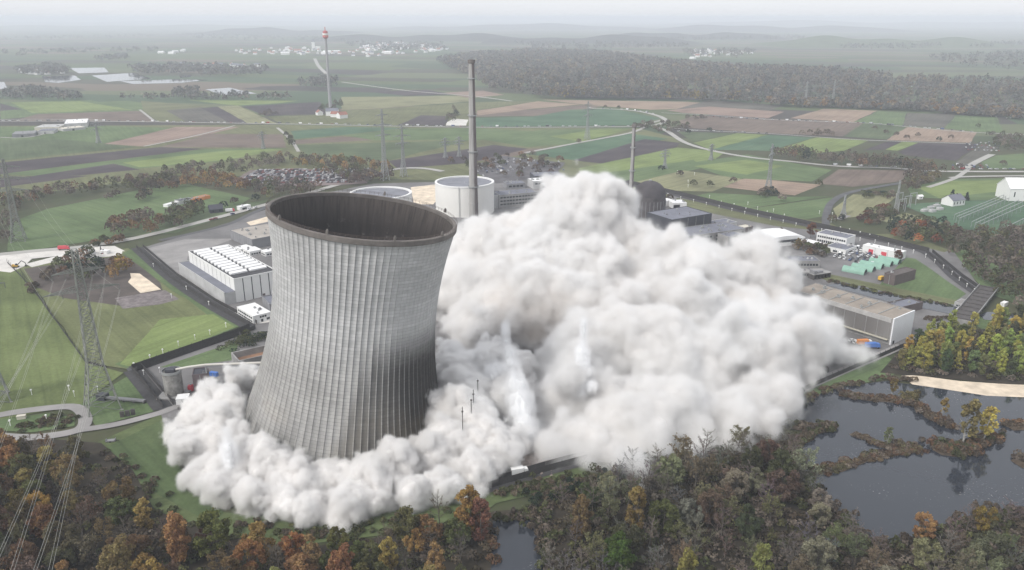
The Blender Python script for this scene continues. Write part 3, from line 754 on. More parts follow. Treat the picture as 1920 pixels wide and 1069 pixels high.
building('reactor_annex', 'white garage with one black doorway farther right of the dome', 'building', (1262,381), (1288,380), (1280,374), 6, WHITE, WROOF, .3, doors=[('s', .05, .5, 4.2, BLACKM)])
# curved white hall
f = Frame((1408,436), (1442,450), (1490,436), 7); L, Wd = f.L, f.W
t = thing('vaulted_hall', 'white hall with a low vaulted roof standing just above the dust', 'hall', f.o, f.rz)
MB().box(0, 0, -.5, L, Wd, 6).build('wall', WHITE, t)
n = 14; vs = []
for x in (-.4, L+.4):
    for k in range(n+1): a = math.pi*k/n; vs.append((x, Wd/2 - (Wd/2+.3)*math.cos(a), 6 + 3.0*math.sin(a)))
fs = [(k, k+1, n+2+k, n+1+k) for k in range(n)] + [tuple(range(n+1))[::-1], tuple(range(n+1, 2*n+2))]
MB().add(vs, fs).build('roof', WROOF, t, False)
MB().box(L-.03, Wd*.08, 3.6, L+.08, Wd*.92, 5.4).build('window', GLASSD, t); MB().box(.1*L, -.08, 2, .9*L, .03, 4.6).build('window', GLASSD, t)
t, f = building('office_block', 'white two storey office with dark window bands left of the red doored shed', 'office', (1532,436), (1588,447), (1602,440), 9.5, WHITE, DROOF, .5,
                windows=[('s', .03, .97, 6.0, 7.6, 13), ('s', .03, .97, 2.2, 4.2, 13), ('e', .3, .7, 2.2, 3.6, 1)])
t, f = building('canteen', 'low white annex with dark roof in front of the two storey office', 'building', (1548,461), (1586,469), (1598,459), 4.5, WHITE, DROOF, .4, windows=[('s', .35, .9, 1, 2.6, 2), ('e', .2, .8, 1.2, 2.4, 1)])
building('brick_annex', 'brown walled building with a pale roof among bushes near the vaulted hall', 'building', (1497,450), (1530,458), (1547,455), 5, BRICK, WROOF, .3, windows=[('s', .1, .9, 1.2, 2.8, 5)])
building('switch_house', 'square grey house with a slate roof beside the rolling dust', 'building', (1471,479), (1482,489), (1527,480), 8.5, OLDC, DROOF, .7, windows=[('e', .05, .95, 4.6, 6.2, 9)])
building('switch_house', 'low concrete ledge building below the square grey house', 'building', (1470,505), (1480,512), (1534,498), 3.5, OLDC, CONC, .3, windows=[('e', .2, .95, 1, 2.3, 6)])
t, f = building('workshop_shed', 'long white shed with two red doors behind the green barrels', 'shed', (1618,459), (1690,474), (1704,471), 6.5, WHITE, WROOF, .2,
                doors=[('s', .17, .29, 4.2, REDP), ('s', .50, .64, 4.2, REDP)])
MB().tube([(f.L*.8, 1.5, 6), (f.L*.8, 1.5, 11)], .35).build('flue', STEEL, t)
# green barrel stores
for k, (bx, by, fx, fy, lab) in enumerate([(1581,507,1622,515,'nearest to the canal'),(1598,502,1638,510,'second from the canal'),(1613,497,1654,505,'in the middle of the row'),(1631,492,1671,500,'second from the white shed'),(1648,488,1686,496,'nearest to the white shed')]):
    a = G(bx, by); b = G(fx, fy); d = b - a; rz = math.atan2(d.y, d.x); r = 3.5; Lg = d.length
    t = thing('barrel_store', 'pale green half round steel store, ' + lab, 'store', a, rz, 'row of green barrel stores')
    n = 16; q = [(r*1.08*math.cos(x), r*1.1*math.sin(x)) for x in np.linspace(math.pi*1.06, -math.pi*.06, n+1)]
    vs = [(0, y, z + .3) for y, z in q] + [(Lg, y, z + .3) for y, z in q]
    MB().add(vs, [(i, i+1, n+2+i, n+1+i) for i in range(n)] + [tuple(range(n+1))]).build('barrel_roof', GREENS, t)
    MB().add([(Lg-.7, y*.95, z*.95 + .3) for y, z in q], [tuple(range(n+1))[::-1]]).build('dark_opening', BLACKM, t)
    rg = MB()
    for i in range(n): rg.bar((Lg, *[q[i][0], q[i][1]+.3]), (Lg, *[q[i+1][0], q[i+1][1]+.3]), .35)
    rg.build('front_ring', GREENS, t)
    MB().box(Lg-.5, -.15, 0, Lg-.3, .15, r*.9).box(Lg-.5, -r*.7, r*.45, Lg-.3, r*.7, r*.55).build('door_frame', GREYC, t)
t, f = building('brick_store', 'dark brown windowless brick block with a flat roof right of the green barrels', 'building', (1659,511), (1679,516.5), (1717,505), 8, BRICK, mat('brown_roof', (.10, .085, .08), .9, .3, .2), .5)
building('intake_house', 'low brown flat hall between the canal and the long white ended hall', 'building', (1664,567), (1690,576), (1716,561), 5.5, BRICK, DROOF, .8)
# long cell hall at the right edge of the dust
f = Frame((1490,543), (1677,598), (1722,584), 16.5); L, Wd = f.L, f.W
t = thing('cell_cooler_hall', 'long flat hall with white end wall and stained louvred side, half swallowed by dust', 'industrial hall', f.o, f.rz)
def louvre_mat():
    m, N, b = new_mat('stained_louvres')
    tc = N.n('ShaderNodeTexCoord').outputs['Object']; x, y, z = N.n('ShaderNodeSeparateXYZ', {0: tc}).outputs
    sl_ = N.m('FRACT', N.m('MULTIPLY', z, 1.6)); ve = N.m('FRACT', N.m('MULTIPLY', x, .45))
    n = N.n('ShaderNodeTexNoise', {'Vector': N.v('MULTIPLY', tc, (.12, 1, .05)), 'Scale': 1.0, 'Detail': 6.0, 'Roughness': .7}).outputs[0]
    d = N.mr(N.m('ADD', x, N.m('MULTIPLY', n, 30.0)), 62, 92, 1, 0, True)
    c = N.mix(N.mr(n, .35, .65, 0, 1), (.34, .33, .32, 1), (.22, .21, .20, 1))
    c = N.mix(N.m('MULTIPLY', d, .8), c, (.11, .10, .095, 1))
    c = N.mix(N.m('MULTIPLY', N.m('LESS_THAN', sl_, .3), .45), c, (.10, .10, .10, 1)); c = N.mix(N.m('MULTIPLY', N.m('LESS_THAN', ve, .08), .5), c, (.15, .14, .13, 1))
    N.t.links.new(c, b.inputs['Base Color']); b.inputs['Roughness'].default_value = .8
    return m
MB().box(0, 0, -.5, L-.5, Wd, 15.9).build('wall', OLDC, t)
MB().box(L-.5, -.25, -.5, L+.2, Wd+.15, 16.6).build('end_wall', mat('clean_white_panel', (.74, .75, .77), .7, .04), t)
MB().box(0, -.2, 3.6, L-1.5, .1, 13.6).build('louvre_wall', louvre_mat(), t)
MB().box(0, -.3, 13.6, L-1.5, .1, 16.3).build('fascia', mat('pale_fascia', (.40, .39, .38), .85, .25, .2, 6), t)
MB().box(0, -1.6, 3.0, L-1.5, .05, 3.5).build('ledge', mat('yellowish_ledge', (.42, .40, .33), .85, .2), t)
MB().box(0, .2, 15.9, L-.6, Wd-.3, 16.05).build('roof', mat('brown_gravel_roof', (.27, .235, .20), .95, .35, .07, 8), t)
MB().box(0, Wd-.3, 15.9, L-.5, Wd+.1, 16.4).build('parapet', OLDC, t)
MB().box(L+.18, Wd*.08, 0, L+.3, Wd*.16, 2.4).build('door', DGREY, t)
f.L, f.W = L, Wd; clutter(t, f, 10, 12, 16.0)
for k in range(5): MB().tube([(L*.2+k*L*.16, 1.5, 16.3), (L*.2+k*L*.16, Wd-1.5, 16.3)], .25, 6).build('roof_pipe', STEEL, t)
for k in range(int(L/7)): MB().box(k*7, -.42, -.3, k*7+.35, -.2, 13.6).build('column', OLDC, t)
# weir bridge
a = G(1852, 548); b = G(1803, 608); d = b - a; t = thing('weir_bridge', 'dark steel and concrete weir bridge crossing the canal', 'bridge', a, math.atan2(d.y, d.x)); Lb = d.length
DKS = mat('dark_weir_steel', (.075, .068, .066), .8, .3, .3)
MB().box(0, -6, 3.2, Lb, 6, 4.0).build('deck', DKS, t)
for y in (-6, 5.6): MB().box(0, y, 4.0, Lb, y+.4, 5.2).build('side_beam', OLDC, t)
for k in range(6): MB().box(Lb*k/5-.6, -5, -.5, Lb*k/5+.6, 5, 3.2).build('pier', OLDC, t)
for k in range(9): MB().box(Lb*k/9+1, -4.5, 4.0, Lb*k/9+2.2, 4.5, 4.6).build('gate_gear', DKS, t)
building('gate_cabin', 'small pale cabin on the far bank beside the weir bridge', 'cabin', (1790,566), (1806,570), (1812,562), 3.5, LGREY, CONC, .2, windows=[('s', .2, .8, 1, 2, 2)])
building('gate_cabin', 'tiny white cabin on the near bank at the foot of the weir bridge', 'cabin', (1793,579), (1802,581), (1806,577), 3, WHITE, WROOF, .2, doors=[('s', .4, .7, 2, GLASSD)])
building('garden_shed', 'little white shed alone on the grass right of the weir bridge', 'shed', (1876,567), (1884,569), (1888,565), 2.6, WHITE, WROOF, .2)
# intake works by the canal
t = thing('intake_gantry', 'grey steel intake gantry at the head of the canal', 'gantry', G(1520, 524), .4)
for k in range(6): MB().box(k*3, -3, 0, k*3+.5, 3, 4).build('frame', DKS, t)
MB().box(-.5, -3.2, 4, 16, 3.2, 4.5).build('platform', OLDC, t); MB().box(0, -3, 4.5, 2, 2, 7).box(4, -2, 4.5, 9, 1, 6).build('machine_housing', GREYC, t)
# office slab behind the dust
t, f = building('office_slab', 'long dark banded office slab half veiled beside the right hand white drum', 'office', (936,366), (1008,360), (1000,352), 14, OLDC, DROOF, .6,
                windows=[('s', .02, .98, 10.4, 11.8, 12), ('s', .02, .98, 7.0, 8.4, 12), ('s', .02, .98, 3.6, 5.0, 12)])
building('office_slab', 'pale narrow stair block at the left end of the banded slab', 'office', (926,366), (937,365), (935,357), 14, LGREY, DROOF, .4)
for (a, b, c, h, w_, lab) in [((1000,340),(1030,338),(1024,332),9,LGREY,'low pale plant building behind the plume top'), ((1002,330),(1056,328),(1046,321),9,DGREY,'dark blue grey workshop with white panels near the far car park'),
                              ((1012,345),(1060,350),(1066,344),7,LGREY,'grey flat building half covered by the plume'), ((950,345),(985,343),(980,338),6,GREYC,'grey shed just left of the plume near the car park')]:
    t, f = building('plant_building', lab, 'building', a, b, c, h, w_, DROOF if w_ != LGREY else WROOF, .4, windows=[('s', .1, .9, h-4, h-2, 4)]); clutter(t, f, 3, h, h-.4)
# silo group at the left of the tower
b = G(328, 741); t = thing('lime_silo', 'round streaked concrete silo with a pale pipe leading off its top', 'silo', b)
MB().lathe([(4.5, 0), (4.5, 12.6), (4.2, 12.9), (.01, 13.0)], 40, cap=False).build('wall', mat('streaked_silo', (.20, .195, .185), .9, .6, .35, 7), t, True)
MB().lathe([(4.5, 12.7), (4.75, 12.7), (4.75, 13.9), (4.5, 13.9)], 40, cap=False).build('top_railing', STEEL, t)
MB().box(-2.5, -2, 12.9, 2, 2, 14.6).build('top_house', DGREY, t)
MB().box(-6.5, -6.8, -.4, 7, 6, 1.3).build('plinth', OLDC, t)
t = thing('overhead_pipe', 'long pale pipe bridge running from the silo to the cooling tower', 'pipe', b)
p0 = Vector((0, 0, 13.6)); p1 = P(385, 684, 366) - b; p2 = P(520, 679, 366) - b
MB().tube([p0, p0.lerp(p1, .5) + Vector((0, 0, .3)), p1, p2], .55, 10).build('pipe', mat('pale_pipe', (.55, .53, .49), .7), t)
MB().bar(p1 - Vector((0, 0, 1.2)), p2 - Vector((0, 0, 1.2)), .7).build('walkway', GREYC, t)
for q in (p1, p1.lerp(p2, .5)): MB().bar((q.x, q.y, 0), q, .5).build('support', STEEL, t)
building('control_hut', 'small white hut with one window at the foot of the silo', 'hut', (329,749), (352,747), (348,738), 3.6, WHITE, WROOF, .2, windows=[('s', .45, .62, 1.5, 2.4, 1)])
building('process_building', 'dusty dark brown process building between the silo and the cooling tower', 'building', (360,703), (388,700), (384,688), 11, mat('dust_brown', (.13, .105, .11), .9, .3), DGREY, .5)
building('blue_container', 'blue container beside the dusty brown process building', 'container', (392,698), (405,700), (400,696), 2.6, BLUEP, BLUEP, .1)
for (x, y, m, lab) in [(359, 733, REDP, 'pink red rounded tank at the foot of the brown building'), (374, 733, ORANGE, 'orange rounded tank beside the pink red one')]:
    t = thing('tank', lab, 'tank', G(x, y)); MB().lathe([(1.7, 0), (1.7, 2.6), (1.2, 3.3), (.01, 3.5)], 20, cap=False).build('tank_body', m, t, True); MB().lathe([(.5, 3.4), (.5, 3.9), (.01, 3.95)], 10, cap=False).build('hatch', STEEL, t)
for k, x in enumerate((338, 345, 352)):
    t = thing('manhole_drum', 'one of three dark ribbed drums on the pad below the white hut', 'drum', G(x, 768.5 - k*.8), 0, 'three ribbed drums'); MB().lathe([(1.1, 0), (1.1, .5), (1.2, .55), (1.2, .7), (1.1, .75), (1.1, 1.4), (.01, 1.5)], 20, cap=False).build('drum_body', DKS, t)
# the three dark slabs, ramps and tubs by the left pylon
for k, (x, y) in enumerate([(230, 783), (240, 781), (250, 778.5)]):
    t = thing('cable_bollard', ['leftmost','middle','rightmost'][k] + ' of three upright dark slabs beside the pale track', 'slab', G(x, y), .2, 'three dark slabs')
    MB().box(-.9, -.5, 0, .9, .5, 3.2).box(-1.1, -.7, 0, 1.1, .7, .25).build('slab_body', DKS, t)
a = G(196, 750); d = G(272, 757) - a
t = thing('conveyor', 'long dark inclined conveyor lying on the grass beside the lattice pylon', 'conveyor', a, math.atan2(d.y, d.x))
MB().box(0, -1.1, 1.2, d.length, 1.1, 1.9).build('belt_bridge', GREYC, t)
for k in range(5): MB().box(d.length*k/4-.2, -1, 0, d.length*k/4+.2, 1, 1.2).build('support', DKS, t)
MB().box(-3, -2, 0, 1.5, 2, 3.2).build('head_house', DGREY, t)
# left building site things
for (a, b, c, h, w_, lab) in [((160,471),(172,472),(173,469),3,WHITE,'white container stack on the building site, left of the two'), ((186,470),(200,471),(201,468),3,WHITE,'white container with red stripes on the building site, right of the two'),
                              ((152,478),(160,480),(165,477),2.6,LGREY,'grey mixing skid on the building site behind the pylon')]:
    t, f = building('site_container', lab, 'container', a, b, c, h, w_, WROOF, .15, doors=[('s', .3, .5, 2.1, REDP if 'red' in lab else GREYC)])
# far yard with long sheds
t, f = building('long_shed', 'long low dark roofed shed with reddish bricks stacked along it in the green meadow', 'shed', (336,377), (362,372), (352,370), 4, LGREY, DGREY, .2)
building('long_shed', 'long orange brown stack shed at the right end of the meadow yard', 'shed', (360,374), (394,366), (386,364), 3.5, ORANGE, mat('clay_roof', (.32, .17, .11), .9, .3), .2)
building('long_shed', 'white roofed low shed at the left end of the meadow yard', 'shed', (314,384), (336,378), (328,377), 3, WHITE, WROOF, .2)
building('white_lorry_shed', 'small white shed by the roadside left of the cooling tower rim', 'shed', (450,388), (470,384), (466,382), 4, WHITE, WROOF, .2, doors=[('s', .2, .6, 2.6, GLASSD)])
def gable(name, label, cat, px, py, L, Wd, h, rh, rz, wall, roof, wins=3, chim=True):
    t = thing(name, label, cat, G(px, py), rz)
    MB().add([(-L/2,-Wd/2,0),(L/2,-Wd/2,0),(L/2,Wd/2,0),(-L/2,Wd/2,0),(-L/2,-Wd/2,h),(L/2,-Wd/2,h),(L/2,Wd/2,h),(-L/2,Wd/2,h),(-L/2,0,h+rh),(L/2,0,h+rh)],
             [(0,1,5,4),(2,3,7,6),(1,2,6,9,5),(3,0,4,8,7),(0,3,2,1)]).build('wall', wall, t)
    o = .5; e = rh/(Wd/2)*o
    rf = MB().add([(-L/2-o,-Wd/2-o,h-e+.1),(L/2+o,-Wd/2-o,h-e+.1),(L/2+o,0,h+rh+.1),(-L/2-o,0,h+rh+.1),(L/2+o,Wd/2+o,h-e+.1),(-L/2-o,Wd/2+o,h-e+.1),
                   (-L/2-o,-Wd/2-o,h-e+.35),(L/2+o,-Wd/2-o,h-e+.35),(L/2+o,0,h+rh+.35),(-L/2-o,0,h+rh+.35),(L/2+o,Wd/2+o,h-e+.35),(-L/2-o,Wd/2+o,h-e+.35)],
                  [(3,2,1,0),(5,4,2,3),(6,7,8,9),(9,8,10,11),(0,1,7,6),(4,5,11,10),(1,2,8,7),(2,4,10,8),(3,0,6,9),(5,3,9,11)]); rf_ = rf.build('roof', roof, t)
    if chim: MB().box(L*.2, -.4, h+rh*.6, L*.2+.8, .4, h+rh+1.2).build('chimney', BRICK, rf_)
    for k in range(wins):
        x = -L/2 + L*(k+.5)/wins; MB().box(x-.6, -Wd/2-.06, h*.35, x+.6, -Wd/2+.03, h*.75).build('window', GLASSD, t)
    MB().box(L/2-.03, -.7, 0, L/2+.07, .7, 2.1).build('door', GLASSD, t)
    return t
gable('farmhouse', 'white house with a dark roof beside two round evergreens', 'house', 1786, 384, 18, 13, 6, 4.5, .45, WHITE, DROOF, 4)
gable('transformer_hut', 'low white hut on the track left of the white farmhouse', 'hut', 1724, 373, 5, 4, 3, 1.2, .3, WHITE, WROOF, 1, False)
gable('barn', 'dark barn at the roadside left of the cooling tower', 'barn', 405, 398, 12, 9, 4, 3.5, .5, DGREY, DGREY, 2, False)
gable('switchyard_hall', 'big white hall with a long pale roof at the right edge above the switchyard', 'hall', 1935, 373, 62, 26, 13, 9, -.05, WHITE, WROOF, 6, False)
# equipment by the transformer house
for k, (x, y) in enumerate([(1733, 397), (1745, 392), (1756, 388), (1748, 398), (1762, 394)]):
    t = thing('transformer', 'grey transformer block in the small yard left of the white farmhouse', 'transformer', G(x, y), .4, 'transformers in the small yard')
    MB().box(-3, -2, 0, 3, 2, 2.6).box(-3.6, -1.4, .4, -3.05, 1.4, 2.3).build('tank_body', LGREY, t)
    for q in (-1.6, 0, 1.6): MB().lathe([(.25, 2.6), (.35, 3.2), (.2, 4.3)], 8, q, 0).build('bushing', STEEL, t)
# switchyard gantries: pale tubes on legs
for k, (x0, y0, x1, y1) in enumerate([(1788,414,1880,376),(1792,418,1884,379),(1797,421,1890,382),(1820,428,1908,386),(1826,431,1916,389),(1834,434,1928,392),(1880,440,1945,408)]):
    a = G(x0, y0); b = G(x1, y1); d = b - a
    t = thing('busbar_gantry', 'one of the long pale busbar tubes on legs in the switchyard', 'gantry', a, math.atan2(d.y, d.x), 'switchyard busbars')
    MB().tube([(0, 0, 6), (d.length, 0, 6)], .32, 6).build('tube', STEEL, t)
    for q in range(12): MB().bar((d.length*q/11, 0, 0), (d.length*q/11, 0, 6), .3).build('leg', STEEL, t)
t0 = thing('portal_gantry', 'one of the pale steel portal frames at the left edge of the small yard', 'gantry', G(1690, 398), .5, 'portal frames in the small yard')
for s in (-5, 5): MB().bar((s, 0, 0), (s, 0, 13), .55).build('leg', STEEL, t0)
MB().bar((-5.5, 0, 13), (5.5, 0, 13), .6).build('beam', STEEL, t0)
for (x, y) in ((1700, 392), (1710, 386), (1684, 386)):
    c = dup(t0); c.location = G(x, y)

# --- the far farm at the left edge
for (a, b, c, h, w_, rf, lab) in [((120,232),(163,230),(150,223),8,LGREY,WROOF,'broad pale roofed barn of the far left farm, the rightmost'), ((64,239),(110,238),(104,233),6,CREAM,LGREY,'long brownish farm shed in the far left farm'),
                              ((22,252),(64,250),(58,245),5,GREYC,GREYC,'dark low farm shed at the front of the far left farm'), ((70,246),(100,245),(96,241),5,LGREY,DROOF,'grey farm shed in the middle of the far left farm'),
                              ((118,242),(160,238),(154,235),4,LGREY,CREAM,'low pale shed in front of the broad barn roof')]:
    building('farm_shed', lab, 'shed', a, b, c, h, w_, rf, .2, doors=[('s', .4, .5, 2.5, BLACKM)])
# --- far television tower
b = G(620, 206); t = thing('telecom_tower', 'slim grey telecom tower with a red and white head far beyond the fields', 'tower', b)
h = hgt(206, 62)
MB().lathe([(3.4, 0), (2.7, h*.5), (2.2, h)], 28, cap=False).build('shaft', mat('tower_shaft', (.30, .30, .31), .9, .1), t, True)
MB().lathe([(2.2, h-11), (5.6, h-8), (5.6, h-4), (3.0, h-4)], 28, cap=False).build('lower_platform', mat('faded_red', (.50, .16, .15), .7), t)
MB().lathe([(3.2, h-4), (5.9, h-4), (5.9, h-.5), (3.0, h-.5)], 28, cap=False).build('upper_platform', WHITE, t)
MB().lathe([(3.1, h-.5), (4.8, h-.5), (4.8, h+3), (2.0, h+4.5), (.9, h+5), (.7, h+11), (.01, h+12)], 24, cap=False).build('mast_head', mat('faded_red_mast', (.42, .12, .12), .7), t)
# ============================================================ pylons, wires, fences, lamp posts
PYL = mat('weathered_pylon_steel', (.19, .20, .18), .7, .15, .3); PYF = mat('pale_pylon_steel', (.27, .28, .275), .7, .12, .3)
def lattice(m, z0, w0, z1, w1, n, wb, wl):
    for k in range(n):
        a0 = k/n; a1 = (k+1)/n
        za = z0 + (z1-z0)*a0; zb = z0 + (z1-z0)*a1; ra = (w0 + (w1-w0)*a0)/2; rb = (w0 + (w1-w0)*a1)/2
        ca = [(-ra,-ra,za),(ra,-ra,za),(ra,ra,za),(-ra,ra,za)]; cb = [(-rb,-rb,zb),(rb,-rb,zb),(rb,rb,zb),(-rb,rb,zb)]
        for i in range(4):
            j = (i+1) % 4
            m.bar(ca[i], cb[i], wl); m.bar(ca[i], cb[j], wb); m.bar(ca[j], cb[i], wb); m.bar(cb[i], cb[j], wb)
def arm(m, z, span, rise, w, wb, n=7):
    for s in (-1, 1):
        tip = Vector((s*span, 0, z))
        for y in (-w/2, w/2):
            m.bar((s*w/2, y, z), tip, wb); m.bar((s*w/2, y, z+rise), tip, wb)
            for k in range(1, n):
                t = k/n; a = Vector((s*w/2, y, z)).lerp(tip, t); b = Vector((s*w/2, y, z+rise)).lerp(tip, t); c = Vector((s*w/2, y, z+rise)).lerp(tip, (k-1)/n)
                m.bar(a, b, wb*.7); m.bar(a, c, wb*.7)
        for k in range(1, n):
            t = k/n; a = Vector((s*w/2, -w/2, z)).lerp(tip, t); b = Vector((s*w/2, w/2, z)).lerp(tip, t); m.bar(a, b, wb*.7)
            a2 = Vector((s*w/2, -w/2, z)).lerp(tip, (k-1)/n); m.bar(a2, b, wb*.7)
ARMS = {}
def pylon(label, px, py, top, base_w, arms, rz, wb, wl, m=None, parts=14, loc=None, height=None, group=None):
    b = loc or G(px, py); h = height or hgt(py, top)
    t = thing('lattice_pylon', label, 'pylon', b, rz, group)
    waist = h*.30; ww = base_w*.46; tw = max(1.0, base_w*.15)
    q = MB(); r0 = base_w/2
    for sx in (-1, 1):
        for sy in (-1, 1):
            lg_ = MB().bar((sx*r0, sy*r0, 0), (sx*ww/2, sy*ww/2, waist), wl*1.15).build('leg', m or PYL, t)
            MB().box(sx*r0-.6, sy*r0-.6, -.3, sx*r0+.6, sy*r0+.6, .5).build('footing', CONC, lg_)
    lattice(q, 0, base_w, waist, ww, 4, wb, wb)
    q.build('leg_bracing', m or PYL, t)
    q = MB(); lattice(q, waist, ww, h, tw, parts, wb, wl); q.build('mast', m or PYL, t)
    for (zf, span) in arms:
        z = h*zf; w = ww + (tw - ww)*((z - waist)/(h - waist)); q = MB(); arm(q, z, span, max(1.2, span*.14), w, wb)
        ca_ = q.build('cross_arm', m or PYL, t)
        ins = MB()
        for s in (-1, 1):
            for u in (.5, .98): ins.bar((s*span*u, 0, z), (s*span*u, 0, z-2.6), wb*1.1)
        ins.build('insulator', m or PYL, ca_)
    ARMS[label] = [t.location + Matrix.Rotation(rz, 3, 'Z') @ Vector((s*span*u, 0, h*zf-2.6)) for (zf, span) in arms for s in (-1, 1) for u in (.5, .98)]
    return t, h
P1, h1 = pylon('big lattice pylon by the end of the grey track, wires running to bottom left', 193, 766, 468, 14.5, [(.755, 16), (.87, 11)], .62, .22, .38)
P2, _ = pylon('lattice pylon cut by the left edge of the picture, only one leg in view', -12, 752, 470, 14, [(.76, 15), (.88, 10)], .62, .28, .46)
P3, _ = pylon('tall lattice pylon on the meadow at the far left in front of the brown hedge', 36, 452, 298, 10.5, [(.62, 14), (.76, 17), (.9, 11)], .4, .26, .42)
far = [('faint pylon by the hedge right of the meadow, left of a close pair', 722, 338, 205, 13, 11), ('nearer pylon of a close pair left of the white drums', 757, 331, 233, 11, 10), ('faint small pylon left of the tall chimney', 835, 296, 258, 8, 8), ('faint small pylon touching the tall chimney', 861, 294, 256, 8, 8),
       ('tall thin pylon in the teal field between the two chimneys', 1101, 262, 190, 12, 12), ('dark pylon on the lime field right of the thin chimney', 1246, 316, 280, 8, 8), ('large pylon standing in its bush on the orange brown field', 1440, 358, 270, 11, 10),
       ('small faint pylon left on the meadow above the plough strip', 185, 268, 228, 10, 10), ('faint pylon on the brown plough strip left of centre', 494, 279, 246, 8, 8), ('ghostly pylon before the wood, left of a pair', 1509, 200, 152, 13, 13), ('ghostly pylon before the wood, right of a pair', 1560, 200, 150, 13, 13),
       ('pale pylon in the field left of the brown hedge row', 1333, 300, 270, 8, 8), ('small pylon at the near end of the scrub strip', 1581, 402, 366, 8, 8), ('thin pylon rising right of the portal frames', 1679, 398, 338, 8, 7)]
for (lab, x, y, tp, bw, sp) in far:
    pylon(lab, x, y, tp, bw*.62, [(.64, sp*.9), (.78, sp*1.1), (.92, sp*.75)], .5 + (x % 7)*.1, .26, .42, PYF, 9)
# wires: sagging tubes from the arms of the near pylon
WIRE = mat('aluminium_wire', (.33, .33, .30), .5, .05)
def wire(label, a, b, sag, r, name='power_line', group=None):
    pts = []
    for k in range(25):
        t = k/24; p = a.lerp(b, t); p.z -= sag*4*t*(1-t); pts.append(p)
    t = MB().tube(pts, r, 5); o = t.build(name, WIRE)
    return tag(o, label, 'power line', group)
A = ARMS['big lattice pylon by the end of the grey track, wires running to bottom left']
ends = [(-330, 1150), (-210, 1150), (-60, 1160), (30, 1160), (-260, 1150), (-130, 1150), (-10, 1160), (70, 1160)]
for k, (p, e) in enumerate(zip(A, ends)):
    q = G(e[0], e[1], 62 if k < 4 else 70)
    for s in (0, 1):
        off = Vector((.35*s, .1*s, 0)); wire('one of the pale wires from the big pylon over the autumn wood at bottom left', p + off, q + off*2.0, 4, .036 if k < 4 else .03, group='wires from the near pylon')
A2 = ARMS['lattice pylon cut by the left edge of the picture, only one leg in view']
A3 = ARMS['tall lattice pylon on the meadow at the far left in front of the brown hedge']
for k in (1, 3, 5, 7):
    wire('one of the thin wires between the big pylon and the far left meadow pylon', A[k], A3[k], 9, .035, group='wires to the meadow pylon')

# fences: dark mesh strip with posts
MESH = mat('dark_wire_mesh', (.045, .042, .042), .85, .3, .8)
POSTM = MB().box(-.09, -.09, 0, .09, .09, 3.4).bar((0, 0, 3.4), (.5, 0, 3.9), .12).mesh('post', [MESH])
def fence(label, pix, h=3.0, step=6.0, gap=5.0, name='security_fence'):
    pts = [G(x, y) for x, y in pix]; base = pts[0].copy()
    t = thing(name, label, 'fence', base)
    q = MB()
    for i in range(len(pts)-1):
        a = pts[i]-base; b = pts[i+1]-base; d = b - a; nrm = Vector((-d.y, d.x, 0)).normalized()
        for off in ((0, gap) if gap else (0,)):
            o = nrm*off; u = d.normalized()*.02; w = nrm*.04
            q.add([a+o-w, b+o-w, b+o+w, a+o+w] + [v + Vector((0, 0, h)) for v in (a+o-w, b+o-w, b+o+w, a+o+w)], [(0,3,2,1),(4,5,6,7),(0,1,5,4),(1,2,6,5),(2,3,7,6),(3,0,4,7)])
    q.build('wire_panel', MESH, t); np_ = 0
    for i in range(len(pts)-1):
        a = pts[i]-base; b = pts[i+1]-base; n = max(1, int((b-a).length/step))
        for k in range(n):
            if np_ >= 95: break
            np_ += 1; o = link('post', POSTM, t); o.location = a.lerp(b, k/n); o.rotation_euler.z = math.atan2((b-a).y, (b-a).x) + 1.57
    return t
STRIP = mat('fence_strip_asphalt', (.052, .05, .052), .95, .3, .2)
for pix in ([(256,466),(320,522),(390,570),(468,614)], [(468,617),(440,628),(360,655),(248,694)], [(248,696),(276,730),(306,768)], [(1170,344),(1270,368),(1400,400),(1540,430),(1640,450),(1735,475),(1790,522),(1838,556)], [(905,918),(1030,882),(1100,864)]):
    road('fence_strip', pix, 9 if pix[0][0] < 900 else 8, STRIP)
fence('dark double security fence running down past the white fan hall', [(256,466),(320,522),(390,570),(468,613)])
fence('dark double security fence along the bright green strip left of the silo', [(468,615),(440,627),(360,654),(248,693)])
fence('dark double security fence from the corner down to the pale track', [(248,695),(276,729),(306,767)])
fence('long double security fence along the far side of the works right of the dome', [(1170,343),(1270,366),(1400,398),(1540,428),(1600,441)], step=7)
fence('double security fence curving past the red doored shed to the weir bridge', [(1600,441),(1640,449),(1735,473),(1790,520),(1840,556)], step=7)
fence('dark wall like fence below the white truck at the edge of the dust', [(905,921),(960,906),(1030,885),(1100,866)], 3.6, 5, 3)
fence('fence beside the strip of grass between the dust and the pond', [(1478,747),(1560,711),(1640,676),(1695,652)], 3.0, 5, 0)
fence('thin field fence running from the excavator down to the near pylon', [(14,494),(40,520),(80,568),(120,624),(160,680),(200,690)], 1.5, 6, 0, 'field_fence')
